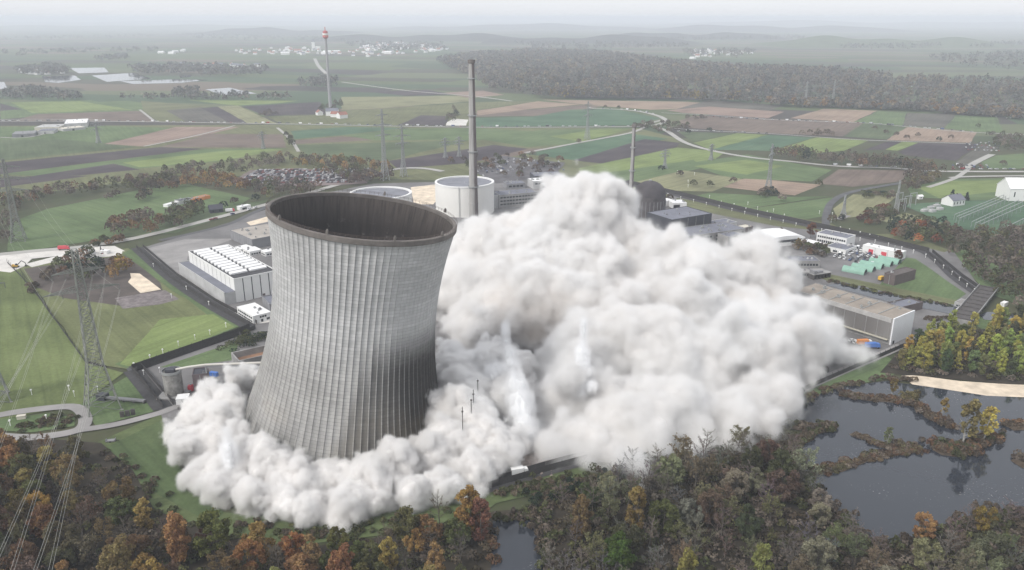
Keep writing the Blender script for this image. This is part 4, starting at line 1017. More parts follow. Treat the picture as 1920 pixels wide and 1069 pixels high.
# lamp posts: white markers along the fences
lp = thing('fence_lamp', 'one of the small white lamps dotted along the security fences', 'lamp post', G(300, 520), 0, 'white lamps along the security fences')
WLAMP = mat('white_lamp_paint', (.82, .82, .80), .5, .02)
MB().bar((0, 0, 0), (0, 0, 3.2), .22).build('post', WLAMP, lp); MB().box(-.38, -.3, 2.9, .38, .3, 3.5).build('lamp_head', WLAMP, lp)
spots = [(252,691),(282,676),(306,665),(335,650),(366,638),(394,629),(424,615),(392,574),(350,545),(322,560),(288,502)]
spots += [(1180+i*24, 352+i*5.6) for i in range(19)] + [(1640,457),(1665,463),(1690,470),(1712,476),(1735,484),(1752,494),(1768,505),(1784,517),(1798,528),(1812,540),(1826,550)]
spots += [(1330,372),(1352,383),(1376,388),(1398,396),(1290,352),(1402,385),(1420,394),(1438,402),(1450,398),(1470,408),(1560,405),(1558,418),(1575,432),(1592,436),(1612,441),(1630,446),(1536,402),(1302,329),(1270,325),(1290,343)]
spots += [(270,705),(140,745),(130,734),(20,800),(88,790),(60,742),(184,736),(300,700)]
for i, (x, y) in enumerate(spots):
    c = lp if i == 0 else dup(lp); c.location = G(x, y); c.rotation_euler.z = i*1.3
# ============================================================ trees, bushes, woods
def leaf_mat(name, objcol=True, col=(.1, .1, .1), lo=.55, hi=1.5):
    m, N, b = new_mat(name)
    at = N.n('ShaderNodeAttribute', attribute_name='tint').outputs['Fac']
    if objcol:
        base = N.n('ShaderNodeObjectInfo').outputs['Color']
    else:
        base = N.n('ShaderNodeAttribute', attribute_name='leafcol').outputs['Color']
    c = N.v('SCALE', base, scale=N.mr(at, 0, 1, lo, hi))
    hs = N.n('ShaderNodeHueSaturation', {'Color': c, 'Hue': N.mr(at, 0, 1, .485, .515)})
    N.t.links.new(hs.outputs[0], b.inputs['Base Color']); b.inputs['Roughness'].default_value = .8; b.inputs['Specular IOR Level'].default_value = .15
    tl = N.n('ShaderNodeBsdfTranslucent', {'Color': hs.outputs[0]}); mx = N.n('ShaderNodeMixShader', {0: .25, 1: b.outputs[0], 2: tl.outputs[0]})
    out = [n for n in N.t.nodes if n.type == 'OUTPUT_MATERIAL'][0]; N.t.links.new(mx.outputs[0], out.inputs['Surface'])
    return m
LEAF = leaf_mat('autumn_leaf'); LEAFV = leaf_mat('woodland_leaf', False)
BARK = mat('grey_bark', (.105, .092, .080), .95, .3, .6); BIRCH = mat('pale_birch_bark', (.34, .33, .31), .9, .3, .8); TWIG = leaf_mat('bare_twig', True, lo=.6, hi=1.3)
def quads(cen, size, rg, nrm=None, flat=.5):
    n = len(cen); d = rg.normal(size=(n, 3))
    if nrm is not None: d = nrm + d*flat
    d /= np.linalg.norm(d, axis=1)[:, None] + 1e-9
    u = np.cross(d, rg.normal(size=(n, 3))); u /= np.linalg.norm(u, axis=1)[:, None] + 1e-9; v = np.cross(d, u)
    s = (size*rg.uniform(.6, 1.35, n))[:, None]/2; a = rg.uniform(.6, 1.0, n)[:, None]
    V = np.stack([cen - u*s - v*s*a, cen + u*s - v*s*a, cen + u*s + v*s*a, cen - u*s + v*s*a], 1).reshape(-1, 3)
    return V, np.arange(4*n).reshape(n, 4)
def with_tint(me, tint):
    a = me.attributes.new('tint', 'FLOAT', 'FACE'); a.data.foreach_set('value', np.asarray(tint, np.float32)); return me
def broad_crown(seed, Hh=15.0, rad=5.2, base=.28, nclump=46, per=125, size=.45, shape='round'):
    rg = np.random.default_rng(seed); cs = []; rs = []; up = []
    for k in range(nclump):
        t = rg.uniform(0, 1); z = Hh*(base + (1-base)*t*.95)
        if shape == 'round': rr = rad*math.sqrt(max(.03, 1 - (2*t-.85)**2/1.4))
        elif shape == 'tall': rr = rad*.62*math.sqrt(max(.05, 1 - (2*t-.9)**2/1.3))
        else: rr = rad*(1.02 - t)*.72
        a = rg.uniform(0, 2*math.pi); q = rr*math.sqrt(rg.uniform(.15, 1))
        cs.append((q*math.cos(a), q*math.sin(a), z)); rs.append(rg.uniform(.75, 1.65)*rad/5.2*(1.0 if shape != 'cone' else .62))
    cs = np.array(cs); rs = np.array(rs); cs[:, :2] += rg.normal(size=(1, 2))*.4
    idx = np.repeat(np.arange(nclump), per); d = rg.normal(size=(len(idx), 3)); d[:, 2] = d[:, 2]*.75 + .25
    d /= np.linalg.norm(d, axis=1)[:, None]
    cen = cs[idx] + d*rs[idx][:, None]*rg.uniform(.45, 1.08, len(idx))[:, None]
    V, Fq = quads(cen, size, rg, d, .7)
    tint = np.clip(rg.uniform(.2, .8, nclump)[idx] + rg.normal(size=len(idx))*.16, 0, 1)
    return with_tint(mesh_np('crown', V, Fq, [LEAF]), tint)
def skeleton(seed, Hh, spread, base, nl=13, twigs=0, w0=.26, lean=.06):
    "trunk and limbs as tapered bars; twigs returned apart"
    rg = np.random.default_rng(seed); m = MB(); tw = []
    top = Vector((rg.normal()*lean*Hh, rg.normal()*lean*Hh, Hh*.93)); tr = [Vector((0, 0, -.3)).lerp(top, k/6) + Vector((rg.normal()*.12, rg.normal()*.12, 0))*(k > 0) for k in range(7)]
    m.tube(tr, [w0*(1 - .14*k) + .02 for k in range(7)], 6)
    for k in range(nl):
        t = base + (1-base)*(k+rg.uniform(0, 1))/nl*.95; i = min(5, int(t*6)); p = tr[i].lerp(tr[i+1], t*6-i)
        a = k*2.4 + rg.normal()*.4; Ls = spread*(1.05 - .65*t)*rg.uniform(.75, 1.2); rise = rg.uniform(.5, 1.1)
        e = p + Vector((math.cos(a)*Ls, math.sin(a)*Ls, Ls*rise)); mid = p.lerp(e, .5) + Vector((math.cos(a), math.sin(a), -.3))*Ls*.08
        w = w0*(1-t)*.55 + .05
        m.bar(p, mid, w, w2=w*.7); m.bar(mid, e, w*.7, w2=.04)
        if twigs:
            for j in range(twigs):
                u = rg.uniform(.2, 1); q = (p.lerp(mid, u*2) if u < .5 else mid.lerp(e, u*2-1)); dr = Vector((math.cos(a)+rg.normal()*.8, math.sin(a)+rg.normal()*.8, rg.uniform(.2, 1.5))).normalized()
                l1 = Ls*rg.uniform(.18, .42); q2 = q + dr*l1; tw.append((q, q2, .12))
                for _ in range(4):
                    d2 = (dr + Vector(rg.normal(size=3))*.65).normalized(); u2 = rg.uniform(.25, 1); q3 = q.lerp(q2, u2); tw.append((q3, q3 + d2*l1*rg.uniform(.35, .7), .075))
    return m, tw
def twig_mesh(tw, seed, leaves=0, size=.35):
    rg = np.random.default_rng(seed); V = []; Fs = []
    for (a, b, w) in tw:
        d = b - a; s = d.cross(Vector(rg.normal(size=3))).normalized()*w/2; o = len(V)
        V += [a - s, a + s, b + s*.4, b - s*.4]; Fs.append((o, o+1, o+2, o+3))
    V = np.array([tuple(v) for v in V]); Fs = np.array(Fs); tint = rg.uniform(.1, .9, len(Fs))
    if leaves:
        ends = np.array([tuple(t[1]) for t in tw]); c = ends[rg.integers(0, len(ends), leaves)] + rg.normal(size=(leaves, 3))*.3
        V2, F2 = quads(c, size, rg); Fs = np.concatenate([Fs, F2 + len(V)]); V = np.concatenate([V, V2]); tint = np.concatenate([tint, rg.uniform(.5, 1, leaves)])
    return with_tint(mesh_np('crown', V, Fs, [TWIG]), tint)
KIND = {}
def add_kind(k, crown, trunk): KIND.setdefault(k, []).append((crown, trunk))
for s in range(3):
    m, tw = skeleton(10+s, 12.5, 4.6, .3, 12); add_kind('broad', broad_crown(20+s), m.mesh('trunk', BARK))
    m, tw = skeleton(40+s, 15.5, 2.6, .2, 12); add_kind('tall', broad_crown(50+s, 17.5, 5.2, .14, 46, 120, .45, 'tall'), m.mesh('trunk', BARK))
    m, tw = skeleton(60+s, 14, 5.2, .25, 15, 13); add_kind('bare', twig_mesh(tw, s, 0), m.mesh('trunk', BARK))
    m, tw = skeleton(160+s, 13, 4.6, .3, 14, 9); add_kind('sparse', twig_mesh(tw, s, 900, .42), m.mesh('trunk', BARK))
    m, tw = skeleton(80+s, 16.5, 1.6, .15, 14); add_kind('larch', broad_crown(90+s, 18.5, 5.6, .12, 56, 80, .46, 'cone'), m.mesh('trunk', BARK))
for s in range(2):
    m, tw = skeleton(110+s, 9.5, 1.4, .1, 10); add_kind('conifer', broad_crown(120+s, 11, 5.0, .02, 48, 60, .6, 'cone'), m.mesh('trunk', BARK))
    m, tw = skeleton(130+s, 10, 2.0, .3, 10, 5); add_kind('birch', broad_crown(140+s, 12, 3.6, .3, 22, 60, .5, 'tall'), m.mesh('trunk', BIRCH))
    m, tw = skeleton(150+s, 2.6, 1.8, .1, 8); add_kind('bush', broad_crown(155+s, 3.8, 3.4, .03, 18, 70, .5), m.mesh('trunk', BARK))
NT = [0]
def tree(kind, loc, sc, col, label, group=None, name='tree', hs=1.0, cat='tree'):
    i = NT[0]; NT[0] += 1
    cm, tm = KIND[kind][i % len(KIND[kind])]
    r = random.Random(i*17+3)
    t = thing(name, label, cat, loc, r.uniform(0, 6.28), group)
    t.scale = (sc*r.uniform(.9, 1.12), sc*r.uniform(.9, 1.12), sc*hs)
    link('trunk', tm, t); c = link('crown', cm, t); c.color = (*[max(.004, q*r.uniform(.82, 1.18)) for q in col], 1)
    return t
RUST = (.155, .092, .056); ORNG = (.25, .152, .066); YELO = (.27, .20, .075); OLIV = (.105, .105, .045); MOSS = (.072, .078, .036); WILL = (.20, .205, .13); BROW = (.105, .082, .060); TWG = (.175, .158, .145); TWB = (.135, .110, .090)
DKG = (.022, .036, .022); YGR = (.31, .31, .085); GOLD = (.39, .34, .09); GRNL = (.055, .090, .022)
def inside(p, poly):
    x, y = p; c = False; n = len(poly)
    for i in range(n):
        x1, y1 = poly[i]; x2, y2 = poly[(i+1) % n]
        if (y1 > y) != (y2 > y) and x < (x2-x1)*(y-y1)/(y2-y1) + x1: c = not c
    return c
def scatter(pix, dist, limit, seed, avoid=()):
    w = [tuple(G(x, y).xy) for x, y in pix]; av = [[tuple(G(x, y).xy) for x, y in p] for p in avoid]
    xs = [p[0] for p in w]; ys = [p[1] for p in w]; r = random.Random(seed); out = []; tries = 0
    while len(out) < limit and tries < 60000:
        tries += 1; p = (r.uniform(min(xs), max(xs)), r.uniform(min(ys), max(ys)))
        if not inside(p, w) or any(inside(p, a) for a in av): continue
        if any((p[0]-q[0])**2 + (p[1]-q[1])**2 < dist*dist for q in out): continue
        out.append(p)
    return out
def grove(pix, dist, limit, seed, mixk, what, group, scr=(.75, 1.15), avoid=()):
    r = random.Random(seed)
    for (x, y) in scatter(pix, dist, limit, seed, avoid):
        k = r.random(); acc = 0
        for (wt_, kind, col, word) in mixk:
            acc += wt_
            if k <= acc: break
        tree(kind, (x, y, 0), r.uniform(*scr), col, f'{word} {what}', group, hs=r.uniform(.85, 1.2))
# big marked-out trees first
tree('tall', G(880, 1010), 1.25, ORNG, 'tallest rusty orange tree, reaching up into the dust beside the small near pond', hs=1.0)
tree('tall', G(905, 1022), 1.05, RUST, 'rust brown tree leaning into the tallest orange one by the small near pond')
tree('broad', G(1152, 1080), 1.05, GRNL, 'round fresh green tree at the bottom edge right of the small near pond')
tree('tall', G(1090, 1020), 1.15, RUST, 'rust coloured tree standing alone right of the small near pond')
tree('broad', G(1728, 1018), .78, ORNG, 'bright orange round tree on the near shore of the big pond')
tree('broad', G(1840, 1000), .8, (.2, .15, .04), 'yellow tinged tree near the bottom right shore of the big pond')
tree('birch', G(1803, 838), 1.9, (.14, .14, .05), 'yellow green birch on the pond islet, the larger of two')
tree('birch', G(1843, 830), 1.5, GOLD, 'golden birch on the pond islet, the smaller of two')
tree('birch', G(1765, 782), .8, (.19, .13, .05), 'light brown birch on the narrow strip crossing the pond', hs=1.0)
tree('birch', G(1672, 742), .8, (.17, .13, .045), 'yellowing small birch at the far shore of the big pond')
tree('conifer', G(1497, 762), .95, DKG, 'single dark conifer at the edge of the dust above the pond')
tree('conifer', G(1785, 372), .95, DKG, 'round dark evergreen behind the white farmhouse, left of two', hs=.9)
tree('conifer', G(1811, 376), .9, DKG, 'round dark evergreen right of the white farmhouse, right of two', hs=.9)
tree('broad', G(1520, 447), .9, (.15, .07, .035), 'reddish tree between the vaulted hall and the two storey office')
tree('broad', G(1462, 446), .6, BROW, 'small brown tree at the near end of the vaulted hall')
tree('tall', G(1495, 470), .6, (.16, .12, .03), 'yellow bush like tree in front of the brick annex')
tree('broad', G(1683, 490), .6, (.14, .075, .055), 'reddish small tree hiding the end of the red doored shed')
tree('broad', G(1578, 414), .6, DKG, 'round dark green tree alone on the pale field above the works', hs=.7)
tree('broad', G(1612, 416), .65, (.09, .055, .04), 'dark red tree at the start of the hedge above the works', hs=.75)
tree('bare', G(1140, 960), 1.15, TWG, 'large bare grey tree standing up before the white dust, the widest one')
for (x, y, s) in [(1210, 930, 1.15), (1262, 915, .85), (1305, 905, .9), (1390, 862, 1.0), (1350, 890, .9), (1180, 950, 1.0), (1110, 965, 1.0)]:
    tree('bare', G(x, y), s, TWG, 'bare grey tree rising in front of the dust at the wood edge', 'bare trees before the dust', hs=1.1)
tree('birch', G(1662, 838), .75, (.16, .15, .11), 'thin leafless white stemmed birch on the strip in the middle of the pond', hs=1.1)
tree('sparse', G(1500, 905), 1.15, WILL, 'pale grey green willow at the left shore of the big pond')
tree('bare', G(1600, 1030), 1.1, (.17, .16, .15), 'pale bare tree spreading over the near shore of the pond')
tree('broad', G(545, 965), .3, TWB, 'small leafless shrub before the dust on the grass bank')
tree('bare', G(825, 985), .85, TWB, 'bare dark tree left of the tallest orange tree', hs=1.2)
POND2 = [(920,972),(992,970),(1020,1005),(1040,1180),(900,1180)]
grove([(-60,878),(60,858),(150,862),(215,905),(265,965),(330,1010),(430,1040),(480,1130),(-100,1130)], 6.6, 66, 1,
      [(.15,'broad',ORNG,'orange'),(.16,'broad',RUST,'rust brown'),(.09,'tall',YELO,'yellow'),(.22,'broad',OLIV,'olive green'),(.18,'sparse',(.14,.10,.065),'thin leaved brown'),(.20,'bare',TWB,'bare')], 'tree in the autumn wood under the wires at the bottom left', 'autumn wood at the bottom left')
grove([(440,1062),(560,1045),(700,1030),(860,1010),(880,1130),(460,1130)], 6.6, 32, 2,
      [(.2,'tall',YELO,'yellow'),(.22,'broad',ORNG,'orange'),(.2,'broad',OLIV,'olive green'),(.38,'bare',TWB,'bare')], 'tree in the thin row between the green bank and the bottom edge', 'thin row at the bottom edge', (.6, .95), [POND2])
grove([(1030,975),(1100,912),(1250,872),(1400,838),(1480,822),(1505,890),(1535,960),(1590,1012),(1665,1052),(1750,1018),(1860,984),(2010,970),(2050,1140),(1030,1130)], 6.5, 112, 3,
      [(.46,'bare',TWG,'bare grey'),(.22,'sparse',(.13,.115,.07),'half bare'),(.11,'broad',MOSS,'moss green'),(.10,'broad',WILL,'pale willow green'),(.03,'tall',(.22,.17,.065),'yellow'),(.08,'broad',BROW,'brown')], 'tree in the thick wood between the dust and the right hand pond', 'thick wood below the pond', (.72, 1.1), [POND2])
grove([(1672,690),(1702,655),(1760,628),(1850,618),(1990,606),(2000,724),(1890,712),(1780,706)], 3.9, 96, 4,
      [(.35,'tall',YGR,'yellow green'),(.16,'larch',YGR,'slender yellow green'),(.19,'tall',GOLD,'golden'),(.22,'tall',(.18,.205,.075),'dull green'),(.08,'tall',(.07,.085,.04),'dark green')], 'tree in the dense plantation above the sandy shore', 'plantation above the sandy shore', (.62, .9))
# everything further off: the rest of the woods and hedges, one mass
rg0 = np.random.default_rng(99)
def mass_tree(x, y, h, r, col, nq, size, rg):
    d = rg.normal(size=(nq, 3)); d /= np.linalg.norm(d, axis=1)[:, None]; d[:, 2] = np.abs(d[:, 2])*1.0 - .25*rg.uniform(0, 1, nq)
    lump = 1 + .25*np.sin(d[:, 0]*5 + x)*np.cos(d[:, 1]*4 + y)
    c = np.stack([x + d[:, 0]*r*lump, y + d[:, 1]*r*lump, h*.42 + d[:, 2]*h*.55], 1)
    V, Fq = quads(c, size, rg, d, .6)
    return V, Fq, np.clip(rg.uniform(.15, .85) + rg.normal(size=nq)*.2, 0, 1), np.tile(np.array(col)*rg.uniform(.75, 1.25), (nq, 1))
def mass_object(name, trees_, kind='stuff'):
    Vs = []; Fs = []; Ts = []; Cs = []; o = 0
    for t in trees_:
        V, Fq, ti, c = mass_tree(*t, rg0); Vs.append(V); Fs.append(Fq + o); o += len(V); Ts.append(ti); Cs.append(c)
    me = mesh_np(name, np.concatenate(Vs), np.concatenate(Fs), [LEAFV]); with_tint(me, np.concatenate(Ts))
    cc = np.concatenate(Cs); a = me.attributes.new('leafcol', 'FLOAT_COLOR', 'FACE'); a.data.foreach_set('color', np.concatenate([cc, np.ones((len(cc), 1))], 1).astype(np.float32).ravel())
    return tag(link(name, me), kind=kind)
MT = []
def belt(pix, dist, limit, seed, cols, h=(9, 14), nq=90, size=1.25, rr=(3.2, 5.0)):
    r = random.Random(seed)
    for (x, y) in scatter(pix, dist, limit, seed):
        MT.append((x, y, r.uniform(*h), r.uniform(*rr), r.choice(cols), nq, size))
AUT = [BROW, RUST, OLIV, MOSS, TWB, TWB]; ORB = [ORNG, RUST, (.2, .12, .04)]; DK = [MOSS, DKG, BROW, TWB]
belt([(-60,400),(0,392),(30,380),(30,440),(5,470),(-60,480)], 5, 30, 1, [BROW, TWB, TWB])
belt([(0,382),(60,366),(150,355),(240,345),(330,346),(335,360),(200,362),(90,378),(30,396)], 6, 70, 2, AUT)
belt([(335,335),(400,330),(460,345),(470,362),(400,356),(340,352)], 6, 34, 3, ORB)
belt([(230,345),(330,335),(345,348),(260,352)], 6, 20, 33, AUT)
belt([(440,330),(520,318),(545,300),(480,300),(300,325),(330,335)], 7, 50, 4, [BROW, TWB, MOSS, TWB])
belt([(520,300),(640,300),(720,312),(745,332),(660,345),(600,325),(540,312)], 7, 80, 5, [MOSS, OLIV, BROW, ORNG, (.2,.13,.04), TWB])
belt([(450,348),(520,350),(610,352),(560,375),(500,382),(470,365)], 6, 34, 6, AUT)
belt([(640,336),(720,330),(735,338),(660,352)], 6, 24, 7, [(.11,.075,.06), TWB])
belt([(196,440),(215,420),(260,408),(310,412),(300,440),(240,450)], 5, 28, 8, [BROW, RUST, (.17,.11,.05), TWB])
belt([(300,425),(330,400),(380,388),(390,402),(330,432)], 5, 26, 9, [MOSS, BROW, OLIV])
belt([(245,380),(275,362),(290,372),(272,384)], 5, 6, 10, [DKG, BROW])
belt([(100,510),(120,490),(170,478),(195,500),(190,530),(130,545),(110,525)], 4.5, 20, 11, [DKG, MOSS, BROW, RUST], (8, 13))
belt([(200,520),(215,500),(238,496),(246,514),(228,530)], 4, 9, 12, [ORNG, RUST, ORNG, (.2,.15,.03)], (8, 12))
belt([(70,520),(100,505),(110,520),(80,530)], 4, 6, 13, [BROW, TWB], (4, 6), rr=(2, 3)); belt([(55,540),(66,536),(70,548),(58,552)], 3, 3, 14, [BROW], (4, 5), rr=(2, 3))
belt([(160,460),(190,452),(230,446),(232,454),(180,464)], 5, 8, 15, [RUST, MOSS], (4, 6), rr=(2.5, 3.5))
belt([(830,305),(890,292),(1000,292),(1060,306),(1040,330),(960,338),(880,322),(836,320)], 9, 46, 16, [BROW, RUST, TWB, MOSS], (6, 10))
belt([(1446,290),(1500,288),(1540,300),(1620,302),(1700,312),(1760,322),(1770,330),(1680,322),(1560,312),(1450,300)], 6, 90, 17, DK + [BROW, RUST], (12, 17))
belt([(1688,336),(1700,318),(1745,322),(1740,340),(1700,346)], 6, 14, 18, [(.13,.10,.07), BROW], (13, 17))
belt([(1630,395),(1690,385),(1700,398),(1640,424),(1610,420)], 5, 20, 19, [BROW, MOSS, (.12,.05,.03)], (4, 7))
belt([(1655,438),(1690,420),(1740,424),(1790,438),(1790,462),(1730,462),(1670,452)], 5.5, 44, 20, [MOSS, DKG, BROW, MOSS, (.24,.085,.04)], (9, 14))
belt([(1770,470),(1800,448),(1860,440),(1990,440),(1990,600),(1900,580),(1850,540),(1800,500)], 5.5, 150, 21, [TWB, BROW, TWB, MOSS, (.09,.085,.04)], (9, 15))
belt([(1995,606),(2210,592),(2210,720),(2005,722)], 4.5, 70, 40, [YGR, GOLD, (.18,.205,.075), YGR], (12, 17)); belt([(1990,440),(2210,440),(2210,590),(1995,598)], 6, 70, 41, [TWB, BROW, MOSS], (9, 15))
belt([(1600,366),(1640,362),(1680,366),(1676,374),(1610,374)], 5, 10, 22, DK, (4, 6)); belt([(1690,352),(1740,336),(1760,330),(1766,338),(1710,362)], 6, 16, 23, [BROW, TWB, (.15,.12,.06)], (7, 11))
belt([(1425,366),(1440,360),(1458,362),(1456,370),(1430,372)], 4, 9, 24, DK, (5, 8)); belt([(1560,452),(1600,465),(1590,476),(1540,468)], 5, 8, 25, [BROW, MOSS], (3, 5), rr=(2, 3))
belt([(1470,452),(1500,460),(1560,474),(1540,486),(1490,470)], 5, 16, 26, [BROW, MOSS, RUST, TWB], (4, 7), rr=(2, 3.4))
belt([(1190,236),(1240,230),(1290,236),(1300,244),(1230,250),(1195,244)], 7, 36, 27, [TWB, MOSS, BROW], (6, 10))
belt([(1280,222),(1310,218),(1330,224),(1300,228)], 9, 8, 28, [TWB], (6, 9)); belt([(1500,250),(1560,252),(1560,258),(1500,256)], 10, 8, 29, [BROW], (8, 11))
belt([(1850,256),(1920,262),(1990,270),(1990,292),(1880,284),(1860,270)], 8, 60, 30, [TWB, BROW, MOSS], (7, 12))
belt([(596,206),(640,190),(650,200),(612,214)], 8, 18, 31, [BROW, MOSS], (8, 12)); belt([(535,250),(545,262),(555,278),(545,276),(535,262)], 6, 9, 32, [MOSS], (6, 9)); belt([(485,214),(510,210),(520,217),(490,220)], 7, 8, 34, [BROW], (5, 8))
belt([(835,222),(850,208),(862,212),(856,230),(840,232)], 6, 12, 35, DK, (9, 14))
for (x, y) in [(205,376),(218,370),(1085,270),(1160,205),(1135,204),(1290,252),(1330,248),(1190,238),(1640,244),(1660,252),(1680,256),(1700,262),(1720,258),(1760,266),(1783,262),(1833,240),(1535,350),(1240,322),(1275,332),(1300,350),(1375,345),(1560,418),(1465,378),(1330,352),(1255,378),(1710,316),(1800,318),(1880,312),(1770,440),(440,384),(480,378),(420,392)]:
    g = G(x, y); MT.append((g.x, g.y, 8, 4.2, random.choice(DK + [BROW]), 90, 1.3))
# reeds and bushes of pond shores and islands
def bushes(line, n, seed, cols, h=(1.4, 2.8), wob=4, r=(1.0, 1.9)):
    rr = random.Random(seed); pts = [G(x, y) for x, y in line]
    for k in range(n):
        t = rr.uniform(0, len(pts)-1.001); i = int(t); p = pts[i].lerp(pts[i+1], t-i)
        MT.append((p.x + rr.gauss(0, wob*.35), p.y + rr.gauss(0, wob*.35), rr.uniform(*h), rr.uniform(*r), rr.choice(cols), 70, .62))
REED = [(.11,.08,.052), BROW, (.12,.075,.05), (.11,.10,.055), TWB]
bushes([(1480,766),(1520,744),(1580,725),(1660,712),(1720,716)], 70, 1, REED); bushes([(1485,800),(1530,808),(1560,806)], 60, 2, [BROW, MOSS, TWB], (2, 4)); bushes([(1500,830),(1520,815)], 20, 3, [BROW, MOSS], (2, 4))
bushes([(1578,742),(1620,748),(1690,754),(1715,760)], 90, 4, REED + [RUST]); bushes([(1690,752),(1720,748)], 16, 5, [(.13,.11,.05)], (3, 5)); bushes([(1720,764),(1745,785),(1790,806)], 90, 6, [BROW, TWB, RUST], (2, 4))
bushes([(1602,818),(1640,832),(1668,842)], 50, 7, REED, (.8, 1.8), 3); bushes([(1522,890),(1570,880),(1620,862),(1680,850),(1725,846)], 120, 8, REED, (.8, 2), 4); bushes([(1670,838),(1720,840)], 20, 9, REED, (1.5, 2.6))
bushes([(1752,840),(1790,850),(1830,838),(1860,826)], 110, 10, [BROW, MOSS, RUST], (2, 4), 8); bushes([(1845,828),(1876,818)], 16, 11, [BROW, TWB], (2, 3.5)); bushes([(1888,800),(1930,800)], 40, 12, [RUST, BROW], (1.5, 3)); bushes([(1905,865),(1950,868)], 40, 13, [BROW, TWB], (2, 3))
bushes([(930,975),(1000,968),(1020,1000),(1030,1060)], 60, 14, [BROW, MOSS, TWB], (1.5, 3.5), 6); bushes([(915,985),(918,1060)], 20, 15, [RUST, BROW], (1.5, 3))
bushes([(1555,528),(1620,544),(1700,560),(1790,575)], 70, 16, [OLIV, BROW, MOSS], (.8, 1.8), 3); bushes([(430,655),(470,640),(505,632)], 40, 17, [DKG, MOSS], (2, 4), 9, (2, 3)); bushes([(1740,600),(1780,600)], 20, 18, [BROW], (1, 2.4))
bushes([(40,806),(90,790),(140,790)], 40, 19, [MOSS, BROW, OLIV], (.8, 2), 9); bushes([(930,935),(1000,915),(1080,905)], 50, 20, [MOSS, BROW], (1.2, 3), 8); bushes([(1000,950),(1100,900),(1250,880)], 70, 21, [DKG, BROW, MOSS], (2, 5), 10)
bushes([(200,860),(260,900),(300,960),(400,1000)], 46, 22, [(.10,.10,.055), MOSS, BROW], (1, 2.6), 9); bushes([(430,1000),(600,1000),(860,985)], 80, 23, [MOSS, BROW, OLIV], (1, 2.4), 9)
bushes([(1508,900),(1550,955),(1600,1002),(1660,1036),(1750,1002),(1860,970),(2000,955)], 130, 24, [TWB, BROW, MOSS], (2, 4.5), 8)
mass_object('woodland_belts', MT).location.z = .35
# undergrowth that fills the wood floors
UG = []
for pix, n, sd in [([(-100,860),(150,845),(270,960),(430,1030),(500,1180),(-200,1180)], 420, 5), ([(1000,965),(1100,905),(1250,866),(1400,830),(1490,815),(1520,890),(1560,965),(1650,1040),(1850,985),(2060,965),(2100,1180),(1030,1180)], 900, 6), ([(450,1050),(900,1000),(900,1180),(450,1180)], 120, 7), ([(1665,696),(1700,655),(1990,605),(2000,726),(1780,708)], 240, 8)]:
    r = random.Random(sd)
    for (x, y) in scatter(pix, 2.2, n, sd, [POND2]): UG.append((x, y, r.uniform(1.4, 4.0), r.uniform(1.4, 2.6), r.choice([BROW, TWB, TWB, MOSS, (.075,.06,.04), (.06,.05,.03), OLIV]), 60, .75))
mass_object('undergrowth', UG).location.z = .35
# island and shore ground
BANK = mat('reedy_bank', (.058, .043, .030), .95, .5, .5, 8)
def islet(pix, h):
    pts = [G(x, y) for x, y in pix]; c = sum(pts, Vector())/len(pts); n = len(pts)
    vs = [(p.x, p.y, -.05) for p in pts] + [tuple(p.lerp(c, .3) + Vector((0, 0, h))) for p in pts] + [(c.x, c.y, h*1.1)]
    fs = [(i, (i+1) % n, n+(i+1) % n, n+i) for i in range(n)] + [(n+i, n+(i+1) % n, 2*n) for i in range(n)]
    me = bpy.data.meshes.new('islet_ground'); me.from_pydata(vs, [], fs); me.materials.append(BANK); me.update()
    o = link('islet_ground', me); o.location.z = LAYER[0] + .1; return tag(o, kind='structure')
def strip_islet(line, w, h=.9):
    pts = [G(x, y) for x, y in line]; L_ = []; R_ = []
    for i, p in enumerate(pts):
        d = (pts[min(i+1, len(pts)-1)] - pts[max(i-1, 0)]).normalized(); s = Vector((-d.y, d.x, 0))*w*random.uniform(.7, 1.2)*(.4 if i in (0, len(pts)-1) else 1); L_.append(p + s); R_.append(p - s)
    n = len(pts); vs = [tuple(v) for v in L_] + [tuple(p + Vector((0, 0, h))) for p in pts] + [tuple(v) for v in R_]
    fs = [(n+i, n+i+1, i+1, i) for i in range(n-1)] + [(2*n+i, 2*n+i+1, n+i+1, n+i) for i in range(n-1)]
    me = bpy.data.meshes.new('islet_ground'); me.from_pydata(vs, [], fs); me.materials.append(BANK); me.update()
    o = link('islet_ground', me); o.location.z = LAYER[0] + .05; tag(o, kind='structure')
strip_islet([(1576,742),(1620,748),(1680,754),(1720,760),(1745,784),(1795,808)], 3.2); strip_islet([(1600,816),(1640,832),(1670,846)], 2.2)
strip_islet([(1518,892),(1570,881),(1620,864),(1680,851),(1730,847)], 2.4); strip_islet([(1478,802),(1530,809),(1566,806)], 4); strip_islet([(1490,838),(1510,822),(1526,808)], 4)
islet([(1748,846),(1760,836),(1800,828),(1850,822),(1880,816),(1872,828),(1836,838),(1830,852),(1800,860),(1765,856)], 1.0); islet([(1884,800),(1905,790),(1940,792),(1940,808),(1900,810)], .8); islet([(1894,866),(1915,852),(1960,856),(1960,884),(1915,880)], .8)
